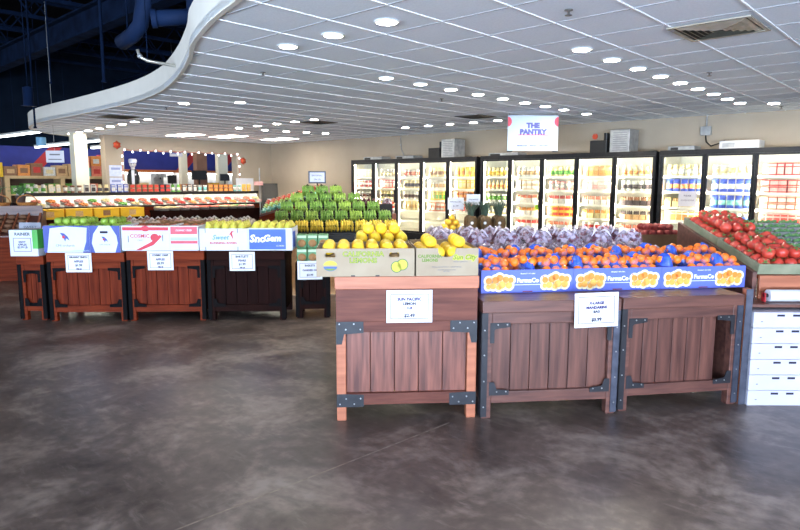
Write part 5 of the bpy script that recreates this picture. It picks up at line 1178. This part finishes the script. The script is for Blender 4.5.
# dark scale kiosk
item('scale_kiosk', 'tilted dark kiosk with a white card, right of the white panel', 'kiosk', T(-13.75, 9.52, 0) @ RZ(60), [('kiosk_body', MB().prism([(0, 0), (.42, 0), (.42, 1.42), (.28, 1.45), (.08, 1.0)], 0, .42, lambda u, v, w_: (w_, u, v)), BLACK), ('pole', MB().cyl((-.05, .2, 0), (-.05, .2, 1.85), .015, n=8), GREYM), ('white_card', MB().box(.12, .32, -.0, .05, .9, 1.05, 0, T(0, .03, 0)), PAPER), ('pink_basket', MB().box(-.2, .02, .0, .2, 1.40, 1.5), pc('pink'))])
# hanging signs
item('aisle_sign', 'small white hanging aisle sign in front of the red stripe', 'sign', T(-15.2, 4.86, 1.90) @ RZ(48), [('sign_board', MB().box(0, .38, 0, .012, 0, .26), PAPER), ('print', MB().box(.08, .30, -.002, 0, .16, .19).box(.05, .33, -.002, 0, .06, .08), GRYI), ('hanging_wire', MB().cyl((.19, .006, .26), (.19, .006, 4.1), .004, n=5), GREYM)])
item('bakery_sign', 'small white hanging sign inside the opening beside the red stripe', 'sign', T(-20.6, 10.5, 2.35) @ RZ(70), [('sign_board', MB().box(0, .42, 0, .012, 0, .36), PAPER), ('print', MB().box(.06, .36, -.002, 0, .10, .26), pc('blue')), ('hanging_wire', MB().cyl((.2, .006, .36), (.2, .006, 3.85), .004, n=5), GREYM)])

# statue of a person in a dark jacket, standing in the opening
def statue():
    t = thing('person_statue', 'statue of a person in dark jacket, white shirt and white cap by the opening', 'person', T(-17.3, 7.72, 0) @ RZ(62))
    MB().box(-.22, .22, -.16, .16, 0, .94).build('pedestal', W_ESPH, t)
    J = [(.62 * x, y, z) for x, y, z in [(0, 0, 1.46), (0, .005, 1.62), (0, 0, 1.78), (0, -.005, 1.84), (.10, 0, 1.42), (.11, -.01, 1.2), (.11, .0, .985), (-.10, 0, 1.42), (-.11, -.01, 1.2), (-.11, 0, .985), (.15, 0, 1.75), (.21, .01, 1.58), (.20, -.07, 1.42), (-.15, 0, 1.75), (-.21, .01, 1.58), (-.20, -.07, 1.42), (.11, -.09, .965), (-.11, -.09, .965)]]
    E_ = [(0, 1), (1, 2), (2, 3), (0, 4), (4, 5), (5, 6), (0, 7), (7, 8), (8, 9), (2, 10), (10, 11), (11, 12), (2, 13), (13, 14), (14, 15), (6, 16), (9, 17)]
    RAD = [.13, .145, .13, .06, .085, .065, .05, .085, .065, .05, .075, .06, .045, .075, .06, .045, .04, .04]
    me = bpy.data.meshes.new('body'); me.from_pydata(J, E_, []); o = bpy.data.objects.new('body', me); COL.objects.link(o); o.parent = t
    me.materials.append(pm('dark_suit', (34, 34, 38), (24, 24, 28), 6, .6))
    sk = o.modifiers.new('skin', 'SKIN'); sv = me.skin_vertices[0].data
    for v, r in zip(sv, RAD): v.radius = (r * .84, r * .7)
    sv[0].use_root = True; ss = o.modifiers.new('smooth', 'SUBSURF'); ss.levels = 2; ss.render_levels = 2
    sk2 = pm('statue_face', (222, 214, 212), (210, 200, 198), 6, .5)
    h = MB().sphere((0, -.01, 1.955), (.075, .09, .105), 16, 12).cyl((0, -.005, 1.82), (0, -.01, 1.90), .05, n=12)
    h.sphere((0, -.115, 1.95), (.016, .022, .022), 8, 6)
    for s_ in (-1, 1): h.sphere((s_ * .078, 0, 1.955), (.014, .025, .032), 8, 6).sphere((s_ * .03, -.088, 1.975), (.016, .012, .012), 8, 6, m=1)
    h.box(-.028, .028, -.104, -.09, 1.895, 1.905, 1); h.build('head', [sk2, pm('statue_eye', (70, 80, 130), None, 6, .5)], t)
    MB().lathe([(.094, 1.99), (.105, 2.02), (.115, 2.07), (.09, 2.11), (.001, 2.115)], 16).box(-.07, .07, -.17, -.08, 1.995, 2.005).build('cap', pm('cap_white', (226, 228, 244), None, 6, .6), t)
    MB().prism([(-.035, 1.80), (.04, 1.80), (.035, 1.2), (-.03, 1.2)][::-1], -.06, -.118).build('shirt', PAPER, t)
    MB().prism([(.055, 1.66), (.085, 1.66), (.085, 1.70), (.055, 1.70)], -.06, -.118).build('breast_badge', PAPER, t)
    for s_ in (-.62, .62):
        hd = MB().sphere((s_ * .20, -.10, 1.37), (.028, .035, .04), 10, 7)
        for q in range(4): hd.tube([(s_ * (.182 + .012 * q), -.12, 1.35), (s_ * (.182 + .012 * q), -.14, 1.325 + .003 * abs(q - 1)), (s_ * (.182 + .012 * q), -.125, 1.305 + .004 * abs(q - 1))], [.007, .007, .005], 6)
        hd.tube([(s_ * .178, -.10, 1.375), (s_ * .163, -.125, 1.36), (s_ * .165, -.14, 1.345)], [.009, .008, .006], 6); hd.build('hand', sk2, t)
statue()

# ------------------------------------------------------------------ under the dark roof: linear lights, ducts, rods
LIN = em('linear_tube', (244, 250, 255), 9)
def linear(label, p, q):
    p, q = Vector(p), Vector(q); M = T(*p) @ (q - p).to_track_quat('X', 'Z').to_matrix().to_4x4(); L_ = (q - p).length
    item('linear_light', label, 'ceiling light', M, [('light_body', MB().box(0, L_, -.06, .06, .02, .08), WHITE), ('tube', MB().box(.02, L_ - .02, -.05, .05, -.02, .019), LIN), ('hanging_rod', MB().cyl((L_ * .5, 0, .08), (L_ * .5, 0, 6.2 - p.z), .008, n=5), DBLUE)], 'linear lights of the dark hall')
linear('long white linear light under the dark roof, leftmost', (-23.5, 5.9, 2.85), (-19.0, 6.1, 2.85)); linear('white linear light left of the cream column', (-23.6, 7.25, 2.62), (-19.6, 7.9, 2.72)); linear('short white linear light right of the cream column', (-22.6, 8.7, 2.62), (-20.6, 8.9, 2.66))
DUCT = pm('blue_duct', (20, 38, 70), (14, 28, 54), 3, .7, spec=.1)
item('air_duct', 'dark blue round air duct with elbow hanging from the dark roof', 'duct', T(0, 0, 0), [('duct_pipe', MB().tube([(-8.12, 3.87, 6.1), (-8.12, 3.87, 3.75), (-8.2, 3.86, 3.52), (-8.4, 3.85, 3.42), (-8.72, 3.83, 3.36)], .10, 16), DUCT), ('duct_collar', MB().cyl((-8.12, 3.87, 4.0), (-8.12, 3.87, 4.06), .115, n=16), DUCT)])
item('cross_duct', 'dark blue air duct with horizontal arm near the curved edge', 'duct', T(0, 0, 0), [('duct_pipe', MB().tube([(-7.2, 3.52, 3.36), (-6.9, 4.05, 3.44)], .09, 14).cyl((-6.95, 3.95, 3.06), (-6.95, 3.95, 6.1), .11, n=14), DUCT), ('duct_collar', MB().cyl((-7.2, 3.52, 3.36), (-7.17, 3.57, 3.365), .105, n=14), DUCT)])
item('chrome_pipe', 'short bright metal pipe with elbow above the curved edge', 'pipe', T(0, 0, 0), [('pipe_run', MB().tube([(-7.25, 3.36, 3.0), (-7.24, 3.38, 2.92), (-7.2, 3.45, 2.88), (-7.02, 3.85, 2.83)], .018, 8), pm('bright_pipe', (200, 196, 186), None, 8, .3, metal=.6)), ('pipe_elbow', MB().sphere((-7.24, 3.38, 2.93), .03, 8, 6), GREYM), ('pipe_hanger', MB().cyl((-7.2, 3.45, 2.9), (-7.2, 3.45, 6.2), .006, n=5), DBLUE)])
for i, (x, y, z, r) in enumerate(((-10.15, 4.15, 3.05, .025), (-14.33, 4.42, 2.6, .02), (-12.0, 4.0, 3.2, .012), (-8.9, 4.0, 3.4, .012), (-16.5, 4.2, 3.0, .012))):
    item('roof_rod', 'thin dark hanger rod from the dark roof, %s' % ('thickest, nearest the middle', 'beside the far curved edge', 'thin one over the far row', 'thin one beside the elbow duct', 'farthest thin one')[i], 'hanger rod', T(x, y, 0), [('rod', MB().cyl((0, 0, z), (0, 0, 6.2), r, n=6), DBLUE), ('rod_end', MB().cyl((0, 0, z - .03), (0, 0, z), r * 1.6, n=6), DBLUE)], 'hanger rods')
item('pendant_can', 'dark cylindrical pendant under the dark roof at the left', 'pendant lamp', T(-13.4, 4.05, 2.91), [('can', MB().lathe([(.14, 0), (.09, .01), (.09, .34), (.02, .36)], 16), DUCT), ('pendant_stem', MB().cyl((0, 0, .36), (0, 0, 3.29), .01, n=6), DBLUE)])
item('blue_pendant', 'short bright blue cylinder hanging left of the cream column', 'pendant lamp', T(-18.9, 5.95, 2.45), [('can', MB().cyl((0, 0, 0), (0, 0, .22), .12, n=16), pm('sky_blue_enamel', (120, 176, 214), (100, 156, 200), 6, .4)), ('pendant_stem', MB().cyl((0, 0, .22), (0, 0, 3.75), .01, n=6), DBLUE)])
